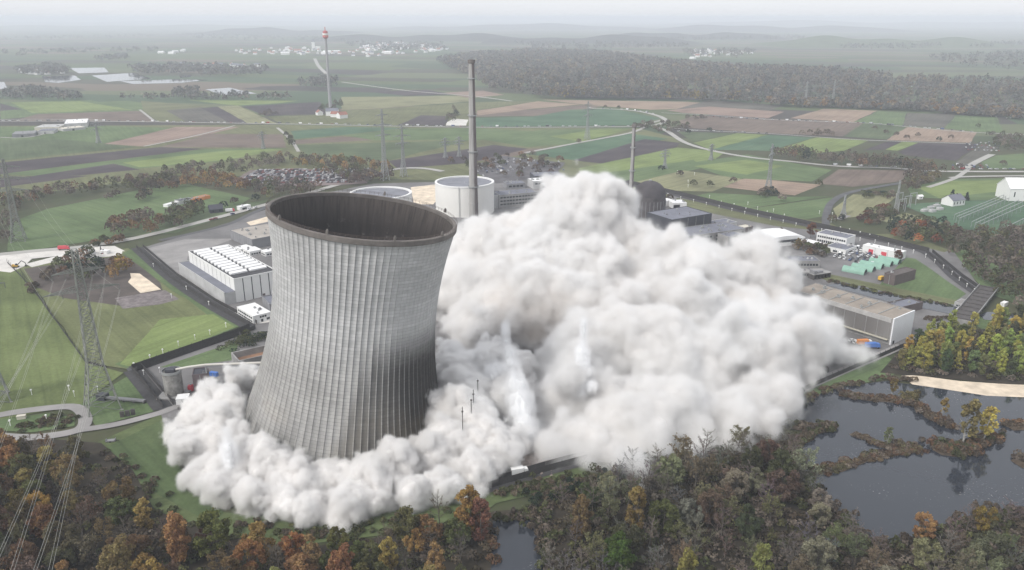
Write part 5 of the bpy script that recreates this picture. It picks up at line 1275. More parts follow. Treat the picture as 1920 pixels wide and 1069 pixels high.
# far forest on its low hill, and the treelines beyond
FF = []
def forest(pix, dist, n, seed, cols, h=(11, 17), rr=(5.5, 9), nq=34, size=3.6):
    r = random.Random(seed)
    w = [tuple(G(x, y).xy) for x, y in pix]; xs = [p[0] for p in w]; ys = [p[1] for p in w]; k = 0; tries = 0
    while k < n and tries < n*12:
        tries += 1; p = (r.uniform(min(xs), max(xs)), r.uniform(min(ys), max(ys)))
        if inside(p, w):
            k += 1; s = 1 if p[1] < 2600 else 1.5
            rise = 22*min(1, max(0, (p[1]-1650)/500))*(1 if p[0] > 0 else .6)
            FF.append((p[0], p[1], r.uniform(*h) + rise, r.uniform(*rr)*s, r.choice(cols), nq, size*s))
HILLC = [(.12,.115,.11), (.135,.12,.105), (.11,.115,.10), (.10,.105,.095), (.15,.125,.10), (.17,.135,.09)]  # leaf colours paled towards grey, distance haze put into them
forest([(820,116),(900,104),(1000,102),(1130,106),(1280,128),(1420,138),(1560,142),(1700,158),(1920,168),(2000,172),(2000,228),(1920,222),(1840,214),(1720,206),(1620,204),(1480,200),(1400,194),(1250,188),(1080,186),(990,182),(920,172),(890,150)], 9, 4400, 1, HILLC)
forest([(1000,186),(1250,189),(1400,195),(1400,190),(1250,184),(1000,180)], 8, 260, 2, HILLC + [(.16,.12,.04)], (13, 18))
forest([(1400,196),(1480,202),(1620,206),(1720,210),(1920,226),(1920,216),(1720,202),(1480,196)], 8, 420, 3, HILLC + [(.17,.10,.04)], (13, 18))
for pix, n in [([(0,178),(60,172),(150,182),(150,190),(60,188),(0,186)], 120), ([(30,135),(90,126),(136,134),(120,140),(40,142)], 110), ([(240,130),(330,126),(430,128),(420,140),(260,142)], 150), ([(360,138),(500,132),(505,142),(380,146)], 90),
               ([(560,160),(610,150),(640,158),(620,170),(570,168)], 70), ([(325,176),(370,172),(372,184),(330,184)], 40), ([(220,188),(440,182),(560,186),(560,189),(300,190)], 60), ([(700,92),(830,88),(840,93),(720,98)], 60),
               ([(330,64),(620,72),(640,78),(380,76)], 160), ([(640,78),(830,84),(830,90),(660,90)], 110), ([(960,84),(1250,84),(1300,92),(1000,96)], 200), ([(1280,100),(1420,98),(1400,112),(1290,112)], 60), ([(1570,86),(1650,84),(1780,88),(1700,95),(1580,94)], 120),
               ([(1740,112),(1920,104),(1990,112),(1990,140),(1800,130)], 160), ([(0,100),(300,92),(300,98),(0,108)], 60), ([(180,112),(240,106),(240,112),(190,118)], 40), ([(1800,84),(1990,80),(1990,88),(1820,92)], 80), ([(0,72),(300,66),(300,70),(0,78)], 60), ([(1150,72),(1500,70),(1520,76),(1180,80)], 130)]:
    forest(pix, 9, n, n, HILLC[:4], (8, 13), nq=18)
mass_object('forest', FF)
# ============================================================ cars, trucks, village houses, small vehicles
PAINT = mat('car_paint', (1, 1, 1), .35, .03, objcol=True, spec=.5); TYRE = mat('tyre_rubber', (.02, .02, .02), .9)
cm = MB(); cm.prism([(-2.2,-.88),(2.2,-.88),(2.2,.88),(-2.2,.88)], .35, .95)
cm.add([(-1.9,-.82,.95),(1.1,-.82,.95),(1.1,.82,.95),(-1.9,.82,.95),(-1.5,-.68,1.5),(.4,-.68,1.5),(.4,.68,1.5),(-1.5,.68,1.5)], [(4,5,6,7)], 0)
cm.add([(-1.9,-.82,.95),(1.1,-.82,.95),(1.1,.82,.95),(-1.9,.82,.95),(-1.5,-.68,1.5),(.4,-.68,1.5),(.4,.68,1.5),(-1.5,.68,1.5)], [(0,1,5,4),(1,2,6,5),(2,3,7,6),(3,0,4,7)], 1)
for x in (-1.4, 1.4):
    for y in (-.86, .86): cm.add([(x+.34*math.cos(a), y+s, .34+.34*math.sin(a)) for s in (-.1, .1) for a in np.linspace(0, 2*math.pi, 9)[:8]], [(i, (i+1) % 8, 8+(i+1) % 8, 8+i) for i in range(8)] + [tuple(range(8))[::-1], tuple(range(8, 16))], 2)
CAR = cm.mesh('parked_car', [PAINT, GLASSD, TYRE]); NCAR = [0]
vm = MB().box(-2.9,-1,.4,2.2,1,2.5).add([(2.2,-1,.4),(3.1,-1,.4),(3.1,1,.4),(2.2,1,.4),(2.2,-1,2.5),(2.5,-.95,2.3),(2.5,.95,2.3),(2.2,1,2.5)], [(0,1,5,4),(1,2,6,5),(2,3,7,6),(4,5,6,7)], 1)
for x in (-1.9, 1.9):
    for y in (-.95, .95): vm.add([(x+.4*math.cos(a), y+s, .4+.4*math.sin(a)) for s in (-.1, .1) for a in np.linspace(0, 2*math.pi, 9)[:8]], [(i, (i+1) % 8, 8+(i+1) % 8, 8+i) for i in range(8)] + [tuple(range(8))[::-1], tuple(range(8, 16))], 2)
VAN = vm.mesh('parked_van', [PAINT, GLASSD, TYRE])
PCOL = [(.75,.75,.76),(.75,.75,.76),(.62,.63,.65),(.40,.41,.43),(.05,.05,.06),(.10,.11,.13),(.25,.03,.03),(.06,.09,.20),(.72,.72,.70)]
rc = random.Random(4)
def car(p, rz, label, group, big=.0):
    NCAR[0] += 1; v = rc.random() < big
    o = link('parked_van' if v else 'parked_car', VAN if v else CAR); o.location = p + Vector((0, 0, .03 + LAYER[0])); o.rotation_euler.z = rz; o.color = (*rc.choice(PCOL), 1)
    return tag(o, label, 'van' if v else 'car', group)
def queue(pix, n, label, group, off=5.5, jit=.3, big=.22):
    pts = [G(x, y) for x, y in pix]; seg = [(pts[i+1]-pts[i]).length for i in range(len(pts)-1)]; tot = sum(seg)
    for k in range(n):
        u = tot*(k + rc.uniform(0, .9))/n; i = 0
        while i < len(seg)-1 and u > seg[i]: u -= seg[i]; i += 1
        d = (pts[i+1]-pts[i]).normalized(); p = pts[i] + d*u + Vector((-d.y, d.x, 0))*(off + rc.uniform(-jit, jit))
        car(p, math.atan2(d.y, d.x) + rc.choice((0, math.pi)), label, group, big)
queue([(0,228),(200,228),(540,233),(880,239),(1195,238)], 84, 'car or van in the long line parked along the straight field road', 'line along the field road')
queue([(1100,203),(1180,207),(1225,215)], 9, 'car or van parked on the bend between the fields beyond the thin chimney', 'cars on the bend')
queue([(1300,219),(1470,227),(1620,232),(1720,240),(1830,250)], 42, 'car or van in the line parked below the tan fields at the right', 'line below the tan fields')
queue([(1265,248),(1330,247),(1440,252)], 12, 'car or van in the short line before the lime strips', 'short line before the lime strips')
queue([(1560,312),(1680,316),(1740,320)], 9, 'car or van in front of the dark hedge row', 'cars in front of the dark hedge')
queue([(1790,320),(1990,320)], 16, 'car or van on the main road at the right edge', 'cars on the main road')
queue([(1520,152),(1600,158),(1720,164)], 8, 'vehicle on the far road behind the wood', 'far road behind the wood')
queue([(380,420),(470,396),(520,380)], 6, 'vehicle on the service road above the fan hall', 'vehicles on the service road', 3)
def lot(a, b, c, nu, nv, label, group, fill=.8, rows=True):
    A, B, Cc = G(*a), G(*b), G(*c); u = B - A; v = Cc - A; rz = math.atan2(v.y, v.x)
    for j in range(nv):
        for i in range(nu):
            if rc.random() > fill: continue
            p = A + u*((i + rc.uniform(.2, .8))/nu) + v*((j + rc.uniform(.35, .65))/nv)
            car(p, rz + rc.gauss(0, .12), label, group, .1)
lot((1590,462),(1660,478),(1560,484), 8, 6, 'car parked between the two storey office and the green barrels', 'cars in the works yard', .85)
lot((1808,266),(1872,268),(1810,284), 9, 4, 'car in the crowded meadow car park at the far right', 'meadow car park', .9)
lot((1790,196),(1880,206),(1800,214), 12, 4, 'car in the hazy car park at the edge of the wood', 'hazy car park by the wood', .8)
lot((1780,310),(1850,310),(1786,317), 8, 2, 'car in the small lot by the main road at the right', 'small lot by the main road', .8)
lot((880,312),(940,300),(905,335), 6, 5, 'car in the tree dotted lot right of the tall chimney', 'cars right of the tall chimney', .7)
lot((930,296),(1050,303),(935,316), 9, 4, 'car in the far rows of the works car park', 'far rows of the works car park', .85)
# the big car park beyond the hedge: more cars than one could tell apart
V = []; Fq = []; base = np.array([v.co[:] for v in CAR.vertices]); tris = []
LOT = patch('car_park', [(430,345),(470,320),(560,316),(680,330),(690,345),(580,350)], mat('car_park_surface', (.17, .135, .13), .95, .4, .06, 8))
patch('car_park', [(880,318),(930,292),(1060,306),(1040,330),(930,345)], mat('car_park_asphalt', (.10, .095, .10), .95, .4, .06, 8))
mb = MB(); A, B, Cc = G(436, 347), G(672, 344), G(486, 319); u = B - A; v = Cc - A
for j in range(10):
    for i in range(64):
        if rc.random() < .25: continue
        p = A + u*((i + .5)/64) + v*((j + .5)/10); c_ = math.cos(1.1); s_ = math.sin(1.1); z = .06 + LAYER[0]; k = rc.choice((0, 1, 1, 2, 2, 2, 3))
        L_ = Vector((c_, s_, 0))*2.1; W_ = Vector((-s_, c_, 0))*.88
        q = [p - L_ - W_, p + L_ - W_, p + L_ + W_, p - L_ + W_]; q2 = [p - L_*.8 - W_*.8, p + L_*.4 - W_*.8, p + L_*.4 + W_*.8, p - L_*.8 + W_*.8]
        mb.add([x + Vector((0, 0, z+.3)) for x in q] + [x + Vector((0, 0, z+.95)) for x in q], [(0,1,5,4),(1,2,6,5),(2,3,7,6),(3,0,4,7),(4,5,6,7)], k)
        mb.add([x*.6 + y*.4 + Vector((0, 0, z+.95)) for x, y in zip(q2, q)] + [x + Vector((0, 0, z+1.45)) for x in q2], [(0,1,5,4),(1,2,6,5),(2,3,7,6),(3,0,4,7),(4,5,6,7)], k)
tag(mb.build('distant_car_rows', [mat('white_car_paint', (.5, .5, .5), .5), mat('silver_paint', (.3, .3, .32), .4), mat('dark_paint', (.04, .04, .05), .4), mat('red_car_paint', (.16, .05, .045), .4)]), kind='stuff')
belt_t = []
for (x, y) in [(470+8*i, 326 + (i % 5)*4) for i in range(24)]: pass
# village and far houses
def house_mesh(k, L, Wd, h, rh, wall, roof):
    o = .4
    return MB().add([(-L/2,-Wd/2,0),(L/2,-Wd/2,0),(L/2,Wd/2,0),(-L/2,Wd/2,0),(-L/2,-Wd/2,h),(L/2,-Wd/2,h),(L/2,Wd/2,h),(-L/2,Wd/2,h),(-L/2,0,h+rh),(L/2,0,h+rh)],
             [(0,1,5,4),(2,3,7,6),(1,2,6,9,5),(3,0,4,8,7)]).add([(-L/2-o,-Wd/2-o,h-.3),(L/2+o,-Wd/2-o,h-.3),(L/2+o,0,h+rh+.2),(-L/2-o,0,h+rh+.2),(L/2+o,Wd/2+o,h-.3),(-L/2-o,Wd/2+o,h-.3)], [(0,1,2,3),(3,2,4,5)], 1).mesh('village_house', [wall, roof])
RED = mat('tile_roof', (.27, .12, .09), .9, .2); HM = [house_mesh(0, 14, 11, 6, 4, WHITE, RED), house_mesh(1, 18, 11, 7, 4, WHITE, DROOF), house_mesh(2, 30, 16, 7, 3, WHITE, WROOF)]
def houses(pix, n, label, group, seed, wts=(.5, .85), minr=16):
    r = random.Random(seed)
    for (x, y) in scatter(pix, minr, n, seed):
        q = r.random(); o = link('village_house', HM[0 if q < wts[0] else 1 if q < wts[1] else 2]); o.location = (x, y, 0); o.rotation_euler.z = r.uniform(-.5, 2.2); s = r.uniform(.9, 1.5); o.scale = (s, s, s)
        tag(o, label, 'house', group)
houses([(640,103),(680,86),(720,80),(800,82),(842,92),(820,98),(740,104),(680,108)], 110, 'white walled house of the hazy village beyond the tall chimney', 'hazy village houses', 1)
houses([(420,102),(450,92),(560,90),(640,96),(640,103),(520,104)], 46, 'pale house in the western part of the hazy village left of the telecom tower', 'western village houses', 2)
houses([(1280,104),(1300,94),(1420,98),(1410,104),(1300,112)], 24, 'small pale house in the hazy hamlet behind the wooded hill', 'hamlet behind the hill', 3)
houses([(300,100),(345,96),(345,100),(305,103)], 4, 'long white hall in the far plain left of the telecom tower', 'far white halls', 4, (0, 0), 50)
houses([(40,136),(120,130),(130,138),(50,142)], 12, 'pale shed among the trees by the far left lakes', 'sheds by the far lakes', 5)
houses([(290,126),(420,122),(500,126),(400,130)], 14, 'pale building in the trees behind the far lake', 'buildings behind the far lake', 6)
houses([(590,216),(640,212),(650,222),(610,226)], 4, 'red roofed house at the foot of the telecom tower', 'houses under the telecom tower', 8, (.9, 1), 20)
b = G(588, 93); t = thing('church', 'white village church with a pointed tower in the haze', 'church', b)
MB().box(-8, -8, 0, 8, 8, 42).build('tower_wall', WHITE, t); MB().add([(-8.5,-8.5,42),(8.5,-8.5,42),(8.5,8.5,42),(-8.5,8.5,42),(0,0,62)], [(0,1,4),(1,2,4),(2,3,4),(3,0,4)]).build('spire', DROOF, t)
MB().box(8, -9, 0, 40, 9, 18).build('nave', WHITE, t)
# construction machines at the left
def excavator(px, py, rz, label, m):
    t = thing('excavator', label, 'excavator', G(px, py), rz)
    for s in (-1.3, 1.3): MB().prism([(-2.2, s-.35), (2.2, s-.35), (2.2, s+.35), (-2.2, s+.35)], .1, 1.0).build('track', TYRE, t)
    MB().box(-2.0, -1.3, 1.1, 1.4, 1.3, 2.1).box(-2.3, -1.2, 1.2, -1.2, 1.2, 2.6).build('body', m, t); MB().box(.1, -1.25, 2.1, 1.4, -.1, 3.3).build('cab', GLASSD, t)
    MB().bar((1.3, .4, 2.0), (4.2, .4, 5.0), .55).bar((4.2, .4, 5.0), (6.6, .4, 3.4), .45).build('boom', DKS, t); MB().bar((6.6, .4, 3.4), (6.9, .4, 1.2), .4).build('dipper', DKS, t); MB().box(6.1, -.2, .4, 7.3, 1.0, 1.5).build('bucket', DKS, t)
    return t
excavator(30, 502, .3, 'dark excavator with a raised boom on the white gravel at the left', YELP); excavator(193, 476, 2.2, 'small white excavator between the containers on the building site', WHITE)
def truck(px, py, rz, label, cabm, boxm, L=6.5):
    t = thing('truck', label, 'truck', G(px, py), rz); t.location.z = LAYER[0] + .03
    MB().box(-L/2, -1.2, 1.0, L/2-.2, 1.2, 3.4).build('cargo_box', boxm, t)
    MB().add([(L/2,-1.15,.6),(L/2+2,-1.15,.6),(L/2+2,1.15,.6),(L/2,1.15,.6),(L/2,-1.15,2.9),(L/2+1.5,-1.1,2.9),(L/2+1.5,1.1,2.9),(L/2,1.15,2.9)], [(0,3,2,1),(4,5,6,7),(0,1,5,4),(1,2,6,5),(2,3,7,6),(3,0,4,7)]).build('cab', cabm, t)
    MB().add([(L/2+1.98,-1,1.7),(L/2+1.98,1,1.7),(L/2+1.62,1,2.6),(L/2+1.62,-1,2.6)], [(0,1,2,3)]).build('windscreen', GLASSD, t)
    for x in (-L/2+1.2, L/2+1.0):
        for y in (-1.05, 1.05): MB().lathe([(.5, -.16), (.5, .16)], 14).build('wheel', TYRE, t).matrix_local = Matrix.Translation((x, y, .5)) @ Matrix.Rotation(math.pi/2, 4, 'X')
    MB().box(-L/2, -.9, .7, L/2, .9, 1.0).build('chassis', DKS, t)
    return t
truck(970, 893, .30, 'white box truck on the road beside the rubble, at the edge of the dust', WHITE, WHITE, 5.5)
truck(1632, 655, .12, 'bright blue container truck in front of the louvred hall', BLUEP, BLUEP); truck(1617, 649, .1, 'orange truck behind the blue one by the louvred hall', WHITE, ORANGE)
truck(1535, 700, .1, 'dark truck almost hidden at the right rim of the dust', DKS, DKS); truck(118, 470, .2, 'red lorry on the white gravel road at the left', REDP, REDP); truck(1651, 528, .6, 'yellow loader truck before the brown brick block', YELP, YELP, 4)
truck(430, 399, .5, 'red and white lorry by the roadside barn', REDP, WHITE)
for (x, y, lab) in [(1598, 642, 'white car beside the orange truck, the left one'), (1606, 646, 'white car beside the orange truck, the right one'), (1400, 0, '')][:2]: o = car(G(x, y), .2, lab, None); o.color = (.75, .75, .75, 1); o['category'] = 'car'
t = thing('field_trailer', 'small green and grey trailer on the grass right of the autumn wood', 'trailer', G(208, 829), .2)
MB().box(-2, -1, .6, 2, 1, 1.1).box(-2, -1, 1.1, -1.8, 1, 1.6).box(1.8, -1, 1.1, 2, 1, 1.6).build('bed', GREYC, t); MB().bar((2, 0, .7), (3.6, 0, .6), .2).build('drawbar', DKS, t)
for y in (-1.05, 1.05): MB().lathe([(.45, -.15), (.45, .15)], 14).build('wheel', TYRE, t).matrix_local = Matrix.Translation((0, y, .45)) @ Matrix.Rotation(math.pi/2, 4, 'X')
t = thing('field_cabinet', 'pale cream cabinet on the grass inside the loop track at the left', 'cabinet', G(41, 786), .3); MB().box(-1.8, -1, 0, 1.8, 1, 1.9).build('body', CREAM, t); MB().box(-1.95, -1.15, 1.9, 1.95, 1.15, 2.05).build('lid', CREAM, t)
# poles poking out of the dust at the tower foot
for k, (x, y, z0, z1) in enumerate([(897,772,0,14),(889,800,0,13),(885,812,0,11),(869,836,0,10)]):
    b = G(x, y + 30); t = thing('steel_pole', 'thin dark pole sticking out of the dust right of the tower foot', 'pole', b, 0, 'poles in the dust')
    MB().tube([(0, 0, 0), (0, 0, 24 + k % 2*2)], .17).build('post', DKS, t); MB().box(-.4, -.25, 23.6, .4, .25, 24.1).build('floodlight', DKS, t)
# rubble chunks on the yard
RUB = mat('rubble_stone', (.22, .18, .16), .95, .5, .6)
mb = MB(); r = random.Random(8)
for k in range(260):
    g = G(r.uniform(925, 1040), 0 or r.uniform(848, 892)); s = r.uniform(.3, 1.2); q = [Vector((r.uniform(-1, 1), r.uniform(-1, 1), r.uniform(.2, 1.2)))*s for _ in range(5)]
    mb.add([g + Vector((-s, -s, 0)), g + Vector((s, -s*.8, 0)), g + Vector((.8*s, s, 0)), g + Vector((-s, s, 0)), g + Vector((r.uniform(-.4, .4)*s, r.uniform(-.4, .4)*s, s*r.uniform(.5, 1.1)))], [(0,1,4),(1,2,4),(2,3,4),(3,0,4)])
tag(mb.build('rubble', RUB), kind='stuff')
# ============================================================ dust and spray: a billowing body with a soft veil of real volume round it
def brown_shade_band(N):  # mask for brown dust and the shade painted along the middle of the cloud
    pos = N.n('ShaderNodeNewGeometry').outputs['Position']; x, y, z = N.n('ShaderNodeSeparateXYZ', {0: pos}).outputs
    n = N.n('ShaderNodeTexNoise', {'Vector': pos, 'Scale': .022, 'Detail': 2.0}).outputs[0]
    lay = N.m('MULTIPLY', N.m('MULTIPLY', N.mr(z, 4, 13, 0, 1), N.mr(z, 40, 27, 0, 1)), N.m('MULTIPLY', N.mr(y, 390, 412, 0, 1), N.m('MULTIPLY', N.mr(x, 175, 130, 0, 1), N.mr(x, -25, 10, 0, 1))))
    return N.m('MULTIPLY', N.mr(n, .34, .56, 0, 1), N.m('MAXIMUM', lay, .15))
def dust_volume_mat(name, col, tan=None):
    m = bpy.data.materials.new(name); m.use_nodes = True; t = m.node_tree; t.nodes.clear()
    o = t.nodes.new('ShaderNodeOutputMaterial'); pv = t.nodes.new('ShaderNodeVolumePrincipled')
    pv.inputs['Color'].default_value = (*col, 1); pv.inputs['Density'].default_value = 1.0; pv.inputs['Anisotropy'].default_value = .15
    if tan:                                             # browner dust, with the cloud's shadow band painted into its colour
        N = NB(t); t.links.new(N.mix(brown_shade_band(N), (*col, 1), (*tan, 1)), pv.inputs['Color'])
    t.links.new(pv.outputs[0], o.inputs['Volume']); return m
def dust_body_mat():
    m, N, b = new_mat('dust_body')
    pos = N.n('ShaderNodeNewGeometry').outputs['Position']
    n2 = N.n('ShaderNodeTexNoise', {'Vector': pos, 'Scale': .12, 'Detail': 5.0, 'Roughness': .65}).outputs[0]
    c = N.mix(brown_shade_band(N), (.72, .715, .71, 1), (.46, .41, .37, 1))
    c = N.mix(N.mr(n2, .45, .75, 0, .25), c, (.50, .46, .43, 1))
    N.t.links.new(c, b.inputs['Base Color']); b.inputs['Roughness'].default_value = 1; b.inputs['Specular IOR Level'].default_value = 0
    return m
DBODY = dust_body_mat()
def dust_field(name, radii, lo, hi, vox, octs, mode, iso, width, dmax, warp, stretch, vmat, fine, soft, wsp):
    g = bpy.data.node_groups.new(name, 'GeometryNodeTree')
    g.interface.new_socket('Geometry', in_out='INPUT', socket_type='NodeSocketGeometry'); g.interface.new_socket('Geometry', in_out='OUTPUT', socket_type='NodeSocketGeometry')
    N = NB(g); gi = g.nodes.new('NodeGroupInput'); go = g.nodes.new('NodeGroupOutput')
    pos = N.n('GeometryNodeInputPosition').outputs[0]
    sp = N.v('MULTIPLY', pos, stretch)
    wn = N.n('ShaderNodeTexNoise', {'Vector': sp, 'Scale': 1/warp[0], 'Detail': 3.0}).outputs['Color']
    wv = N.v('SUBTRACT', wn, (.5, .5, .5))
    p1 = N.v('ADD', pos, N.v('SCALE', wv, scale=warp[1])); p2 = N.v('ADD', sp, N.v('SCALE', wv, scale=warp[2]))
    sd = None
    for ci, r in enumerate(radii):
        at = N.n('GeometryNodeInputNamedAttribute', {'Name': 'cls'}, data_type='INT').outputs[0]
        sel = N.n('FunctionNodeCompare', {2: at, 3: ci}, data_type='INT', operation='EQUAL').outputs[0]
        sep = N.n('GeometryNodeSeparateGeometry', {0: gi.outputs[0], 1: sel}, domain='POINT').outputs[0]
        pr = N.n('GeometryNodeProximity', {0: sep}, target_element='POINTS')
        sock = [i for i in pr.inputs if i.name in ('Source Position', 'Sample Position')][0]; g.links.new(p1, sock)
        dd = N.m('SUBTRACT', pr.outputs['Distance'], r)
        dd = N.m('ADD', dd, N.m('MULTIPLY', N.m('SUBTRACT', 1.0, pr.outputs['Is Valid']), 9999.0)) if 'Is Valid' in pr.outputs else dd
        sd = dd if sd is None else N.m('SMOOTH_MIN', sd, dd, min(radii)*.5)
    for (size, amp) in octs:
        v = N.n('ShaderNodeTexVoronoi', {'Vector': p2, 'Scale': 1/size}, feature='F1') if size < soft else N.n('ShaderNodeTexVoronoi', {'Vector': p2, 'Scale': 1/size, 'Smoothness': .22}, feature='SMOOTH_F1')
        sd = N.m('MULTIPLY_ADD', N.m('SUBTRACT', v.outputs['Distance'], .42), amp, sd)
    fn = N.n('ShaderNodeTexNoise', {'Vector': sp, 'Scale': 1/fine[0], 'Detail': 5.0, 'Roughness': .66}).outputs[0]
    sd = N.m('MULTIPLY_ADD', N.m('SUBTRACT', fn, .5), fine[1], sd)
    res = {f'Resolution {a}': max(4, int((hi[i]-lo[i])/vox)) for i, a in enumerate('XYZ')}
    if mode == 'body':
        vc = N.n('GeometryNodeVolumeCube', {'Density': N.m('MULTIPLY', sd, -1.0), 'Background': -50.0, 'Min': lo, 'Max': hi, **res})
        out = N.n('GeometryNodeVolumeToMesh', {0: vc.outputs[0], 'Threshold': -iso, 'Adaptivity': 0.0}).outputs[0]
    else:
        # soft shell: thin outside, thicker towards the body, ragged by low noise
        wisp = N.n('ShaderNodeTexNoise', {'Vector': N.v('ADD', sp, N.v('SCALE', wv, scale=warp[2]*1.5)), 'Scale': 1/wsp[0], 'Detail': 4.0, 'Roughness': .62}).outputs[0]
        lowz = N.mr(N.n('ShaderNodeSeparateXYZ', {0: pos}).outputs[2], 0, 14, 1.7, 1.0)
        sv = N.m('MULTIPLY_ADD', N.m('SUBTRACT', wisp, .52), N.m('MULTIPLY', lowz, wsp[1]), sd)
        q = N.m('DIVIDE', N.m('SUBTRACT', wsp[2], sv), width, clamp=True)
        d = N.m('MULTIPLY', N.m('POWER', q, 1.7), dmax)
        q2 = N.m('DIVIDE', N.m('SUBTRACT', wsp[0]*.8, sv), wsp[0]*.9, clamp=True)                     # thin drifting rim that creeps over the ground
        d = N.m('ADD', d, N.m('MULTIPLY', N.m('MULTIPLY', N.m('POWER', q2, 2.0), N.mr(wisp, .42, .62, .1, 1.4)), .028))
        vc = N.n('GeometryNodeVolumeCube', {'Density': d, 'Background': 0.0, 'Min': lo, 'Max': hi, **res})
        out = N.n('GeometryNodeSetMaterial', {0: vc.outputs[0], 'Material': vmat}).outputs[0]
    g.links.new(out, go.inputs[0]); return g
def dust(name, label, blobs, radii, vox, octs, iso, width, dmax, vmat, bmat, warp=(45, 26, 8), stretch=(1, 1, 1), fine=(3, 2.2), pad=.9, vvox=1.7, soft=0, wsp=(14, 8, 3)):
    vs = [b[0] for b in blobs]; cl = [min(range(len(radii)), key=lambda i: abs(radii[i]-b[1])) for b in blobs]
    used = sorted(set(cl)); cl = [used.index(c) for c in cl]; radii = [radii[u] for u in used]; pd = max(radii)*pad
    lo = Vector([min(v[i] for v in vs) - pd for i in range(3)]); hi = Vector([max(v[i] for v in vs) + pd for i in range(3)]); lo.z = -1.5
    pm = bpy.data.meshes.new(name + '_seeds'); pm.from_pydata([tuple(v) for v in vs], [], []); a = pm.attributes.new('cls', 'INT', 'POINT'); a.data.foreach_set('value', cl)
    ob = bpy.data.objects.new(name, pm); C.objects.link(ob)
    md = ob.modifiers.new('shape', 'NODES'); md.node_group = dust_field(name + '_body', radii, lo, hi, vox*QV, octs, 'body', iso, width, dmax, warp, stretch, vmat, fine, soft, wsp)
    dg = bpy.context.evaluated_depsgraph_get(); me = bpy.data.meshes.new_from_object(ob.evaluated_get(dg)); me.name = name
    bpy.data.objects.remove(ob)
    me.materials.clear(); me.materials.append(bmat); me.polygons.foreach_set('use_smooth', [True]*len(me.polygons))
    body = tag(link(name, me), label, None, None, 'stuff')
    veil = link(name + '_veil', pm, body)
    md = veil.modifiers.new('veil', 'NODES'); md.node_group = dust_field(name + '_veil', radii, lo, hi, vvox*QV, octs, 'veil', iso, width, dmax, warp, stretch, vmat, fine, soft, wsp)
    tag(veil, None, None, None, 'stuff'); pm.materials.append(vmat)
    print(name, len(me.polygons), [int((hi[i]-lo[i])/vox) for i in range(3)], round(time.time()-T0, 1))
    return body
QV = 1.0; SOFT = 0
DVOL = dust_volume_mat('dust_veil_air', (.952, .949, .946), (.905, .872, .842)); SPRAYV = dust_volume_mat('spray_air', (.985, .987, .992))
big = [(875,490,530,24),(920,480,520,24),(970,462,520,24),(1020,432,520,24),(1060,408,520,24),(1076,384,520,16),(1080,352,520,9),(1140,388,515,16),(1108,372,520,9),(1110,428,510,24),(1090,440,500,34),(1185,478,500,24),(1228,474,500,16),(1250,517,490,24),(1300,515,470,16),(1350,547,460,24),(1413,502,460,16),(1430,505,455,16),(1410,548,450,24),(1360,580,440,34),
       (860,540,500,24),(900,545,500,34),(960,540,490,34),(1040,520,480,34),(1130,535,460,34),(1230,560,450,34),(1310,580,440,34),(870,610,470,24),(940,610,450,34),(1020,600,440,34),(1110,600,430,34),(1200,620,420,34),(1300,640,410,34),(1390,640,410,34),(1468,628,420,24),(1515,632,410,16),(1560,648,400,9),(1540,652,400,16),(1470,665,395,24),
       (1075,680,390,24),(1130,690,380,34),(1230,710,370,34),(1330,720,370,34),(1415,718,370,24),(1495,692,385,16),(1085,755,350,24),(1150,770,345,24),(1240,780,340,24),(1330,780,345,24),(1400,775,350,24),(1432,800,345,16),(1075,838,315,16),(1110,860,310,16),(1085,872,305,9),(1180,820,325,24),(1270,820,325,16),(1360,830,325,16),(1415,835,325,16),
       (1075,872,300,16),(1125,880,300,16),(1200,852,312,16),(1290,848,318,16),(1380,848,318,16),(1440,835,325,16),(1050,800,338,9),(1046,762,352,9),(1052,722,368,16),(1010,690,400,16),(800,610,480,24),(770,560,520,24),(820,560,510,24)]
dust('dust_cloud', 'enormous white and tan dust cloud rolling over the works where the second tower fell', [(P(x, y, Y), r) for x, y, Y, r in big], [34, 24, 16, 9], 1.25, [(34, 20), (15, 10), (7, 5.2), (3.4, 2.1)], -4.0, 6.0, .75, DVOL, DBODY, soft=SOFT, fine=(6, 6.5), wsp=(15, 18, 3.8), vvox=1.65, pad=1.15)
sk = [(345,815,4,9),(360,850,4,9),(390,890,4,9),(425,925,4,9),(470,940,4,9),(530,945,4,9),(590,952,4,9),(650,955,4,9),(710,940,4,9),(770,925,4,9),(830,910,4,9),(890,890,4,9),(935,868,4,9),
      (400,800,2,14),(420,840,2,14),(460,880,2,14),(530,905,2,14),(600,915,2,14),(670,915,2,14),(740,900,2,14),(800,872,2,14),(860,852,2,14),(915,835,5,14),(960,835,3,9),
      (437,716,14,6),(424,732,15,6),(416,749,15,6),(418,769,15,6),(431,789,15,6),(452,810,15,6),(478,830,14,6),(505,847,13,6),(535,860,12,6),(565,873,11,6),(600,886,10,6),(640,899,8,6),(690,895,8,6),(730,884,8,6),(770,866,9,6),(800,850,10,6),(405,775,9,9),(425,805,9,9),(465,845,8,9),(830,815,12,6),
      (850,785,9,14),(880,745,11,14),(862,705,11,14),(905,695,9,14),(940,760,7,14),(885,800,7,14),(960,705,7,14),(845,672,9,9),(930,665,9,9),(990,740,5,9),
      (492,700,10,6),(465,706,11,6),(448,716,9,6),(410,752,7,9),(380,782,6,9),(375,800,5,9)]
dust('tower_dust', 'boiling ring of white dust thrown out round the foot of the leaning tower', [(G(x, y, z), r) for x, y, z, r in sk], [14, 9, 6], .72, [(15, 9), (6.5, 5.0), (3.0, 2.4), (1.6, 1.0)], -1.2, 2.0, 1.3, DVOL, DBODY, (26, 9, 4), fine=(2.8, 3.2), vvox=.9, wsp=(6, 7.0, 1.6), pad=1.2)
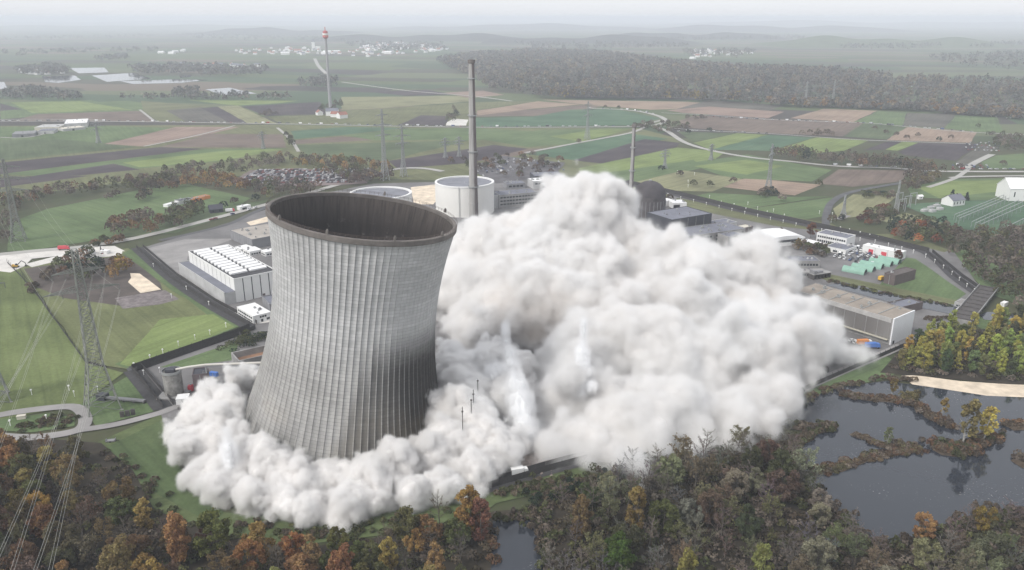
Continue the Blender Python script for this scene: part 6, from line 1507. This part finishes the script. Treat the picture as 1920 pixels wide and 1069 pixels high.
sp1 = [(G(992, 838, 0).lerp(P(943, 612, 352), t), r) for t, r in [(0, 5), (.08, 7), (.18, 7), (.28, 7), (.38, 7), (.48, 7), (.58, 5), (.68, 5), (.78, 5), (.88, 3.4), (.96, 3.4), (1.0, 3.4)]] + [(P(950, 730, 338), 7), (P(965, 785, 330), 7), (P(935, 700, 345), 7), (P(985, 760, 334), 5), (P(998, 800, 328), 5), (P(940, 770, 336), 7), (P(920, 790, 333), 7), (P(955, 800, 328), 7), (P(928, 760, 340), 5), (P(925, 735, 345), 5), (P(950, 815, 326), 5)]
dust('water_spray', 'tall white fan of water spray between the tower dust and the main cloud', sp1, [7, 5, 3.4], .6, [(5, 4.0), (2.2, 2.4), (1.0, 1.0)], -2.6, 5.0, .9, SPRAYV, mat('spray_white', (.74, .745, .75), 1, .06, .5, spec=0), (14, 5, 2), (1, 1, .13), (1.0, 1.2), 2.2, .7, wsp=(3.0, 5.0, 1.4))
sp2 = [(P(1094, 606, 348).lerp(P(1091, 662, 345), k/14), 2.4) for k in range(15)] + [(P(1091, 662, 345).lerp(P(1086, 735, 338), k/7), 4) for k in range(8)] + [(P(1098, 700, 342), 4), (P(1104, 725, 338), 4)]
dust('water_spray', 'slim white water jet spiking up from the middle of the cloud', sp2, [4, 2.4], .45, [(3, 1.8), (1.3, .9)], -1.5, 2.6, 1.1, SPRAYV, bpy.data.materials['spray_white'], (10, 3, 1.5), (1, 1, .14), (.8, .8), 2.4, .6, wsp=(2.5, 2.2, .9))
sp3 = [(G(442, 915, 0).lerp(G(438, 905, 0) + Vector((0, -2, 25)), t), r) for t, r in [(.1, 4), (.2, 4), (.3, 4), (.4, 4), (.5, 4), (.6, 4), (.7, 4), (.8, 2.4), (.88, 2.4), (.95, 2.4), (1, 2.4)]]
dust('water_spray', 'short white water burst on the left front of the tower dust', sp3, [4, 2.4], .45, [(3, 2.0), (1.3, 1.0)], -1.8, 3.0, .9, SPRAYV, bpy.data.materials['spray_white'], (10, 3, 1.5), (1, 1, .16), (.8, .8), 2.4, .6, wsp=(2.5, 3.0, .8))
# ============================================================ haze
bm = bmesh.new(); bmesh.ops.create_cube(bm, size=1)
for v in bm.verts: v.co = Vector((v.co.x*186000, v.co.y*186000, -1.2 if v.co.z < 0 else 196))
hm = bpy.data.meshes.new('haze'); bm.to_mesh(hm); bm.free()
m = bpy.data.materials.new('haze_air'); m.use_nodes = True; t = m.node_tree; t.nodes.clear()
o = t.nodes.new('ShaderNodeOutputMaterial'); pv = t.nodes.new('ShaderNodeVolumePrincipled')
pv.inputs['Color'].default_value = (.87, .915, 1.0, 1); pv.inputs['Density'].default_value = .00014; pv.inputs['Anisotropy'].default_value = 0
t.links.new(pv.outputs[0], o.inputs['Volume']); hm.materials.append(m)
tag(link('haze', hm), kind='stuff')
print('script done', round(time.time()-T0, 1), 'objects', len(bpy.data.objects), 'trees', NT[0], 'cars', NCAR[0])
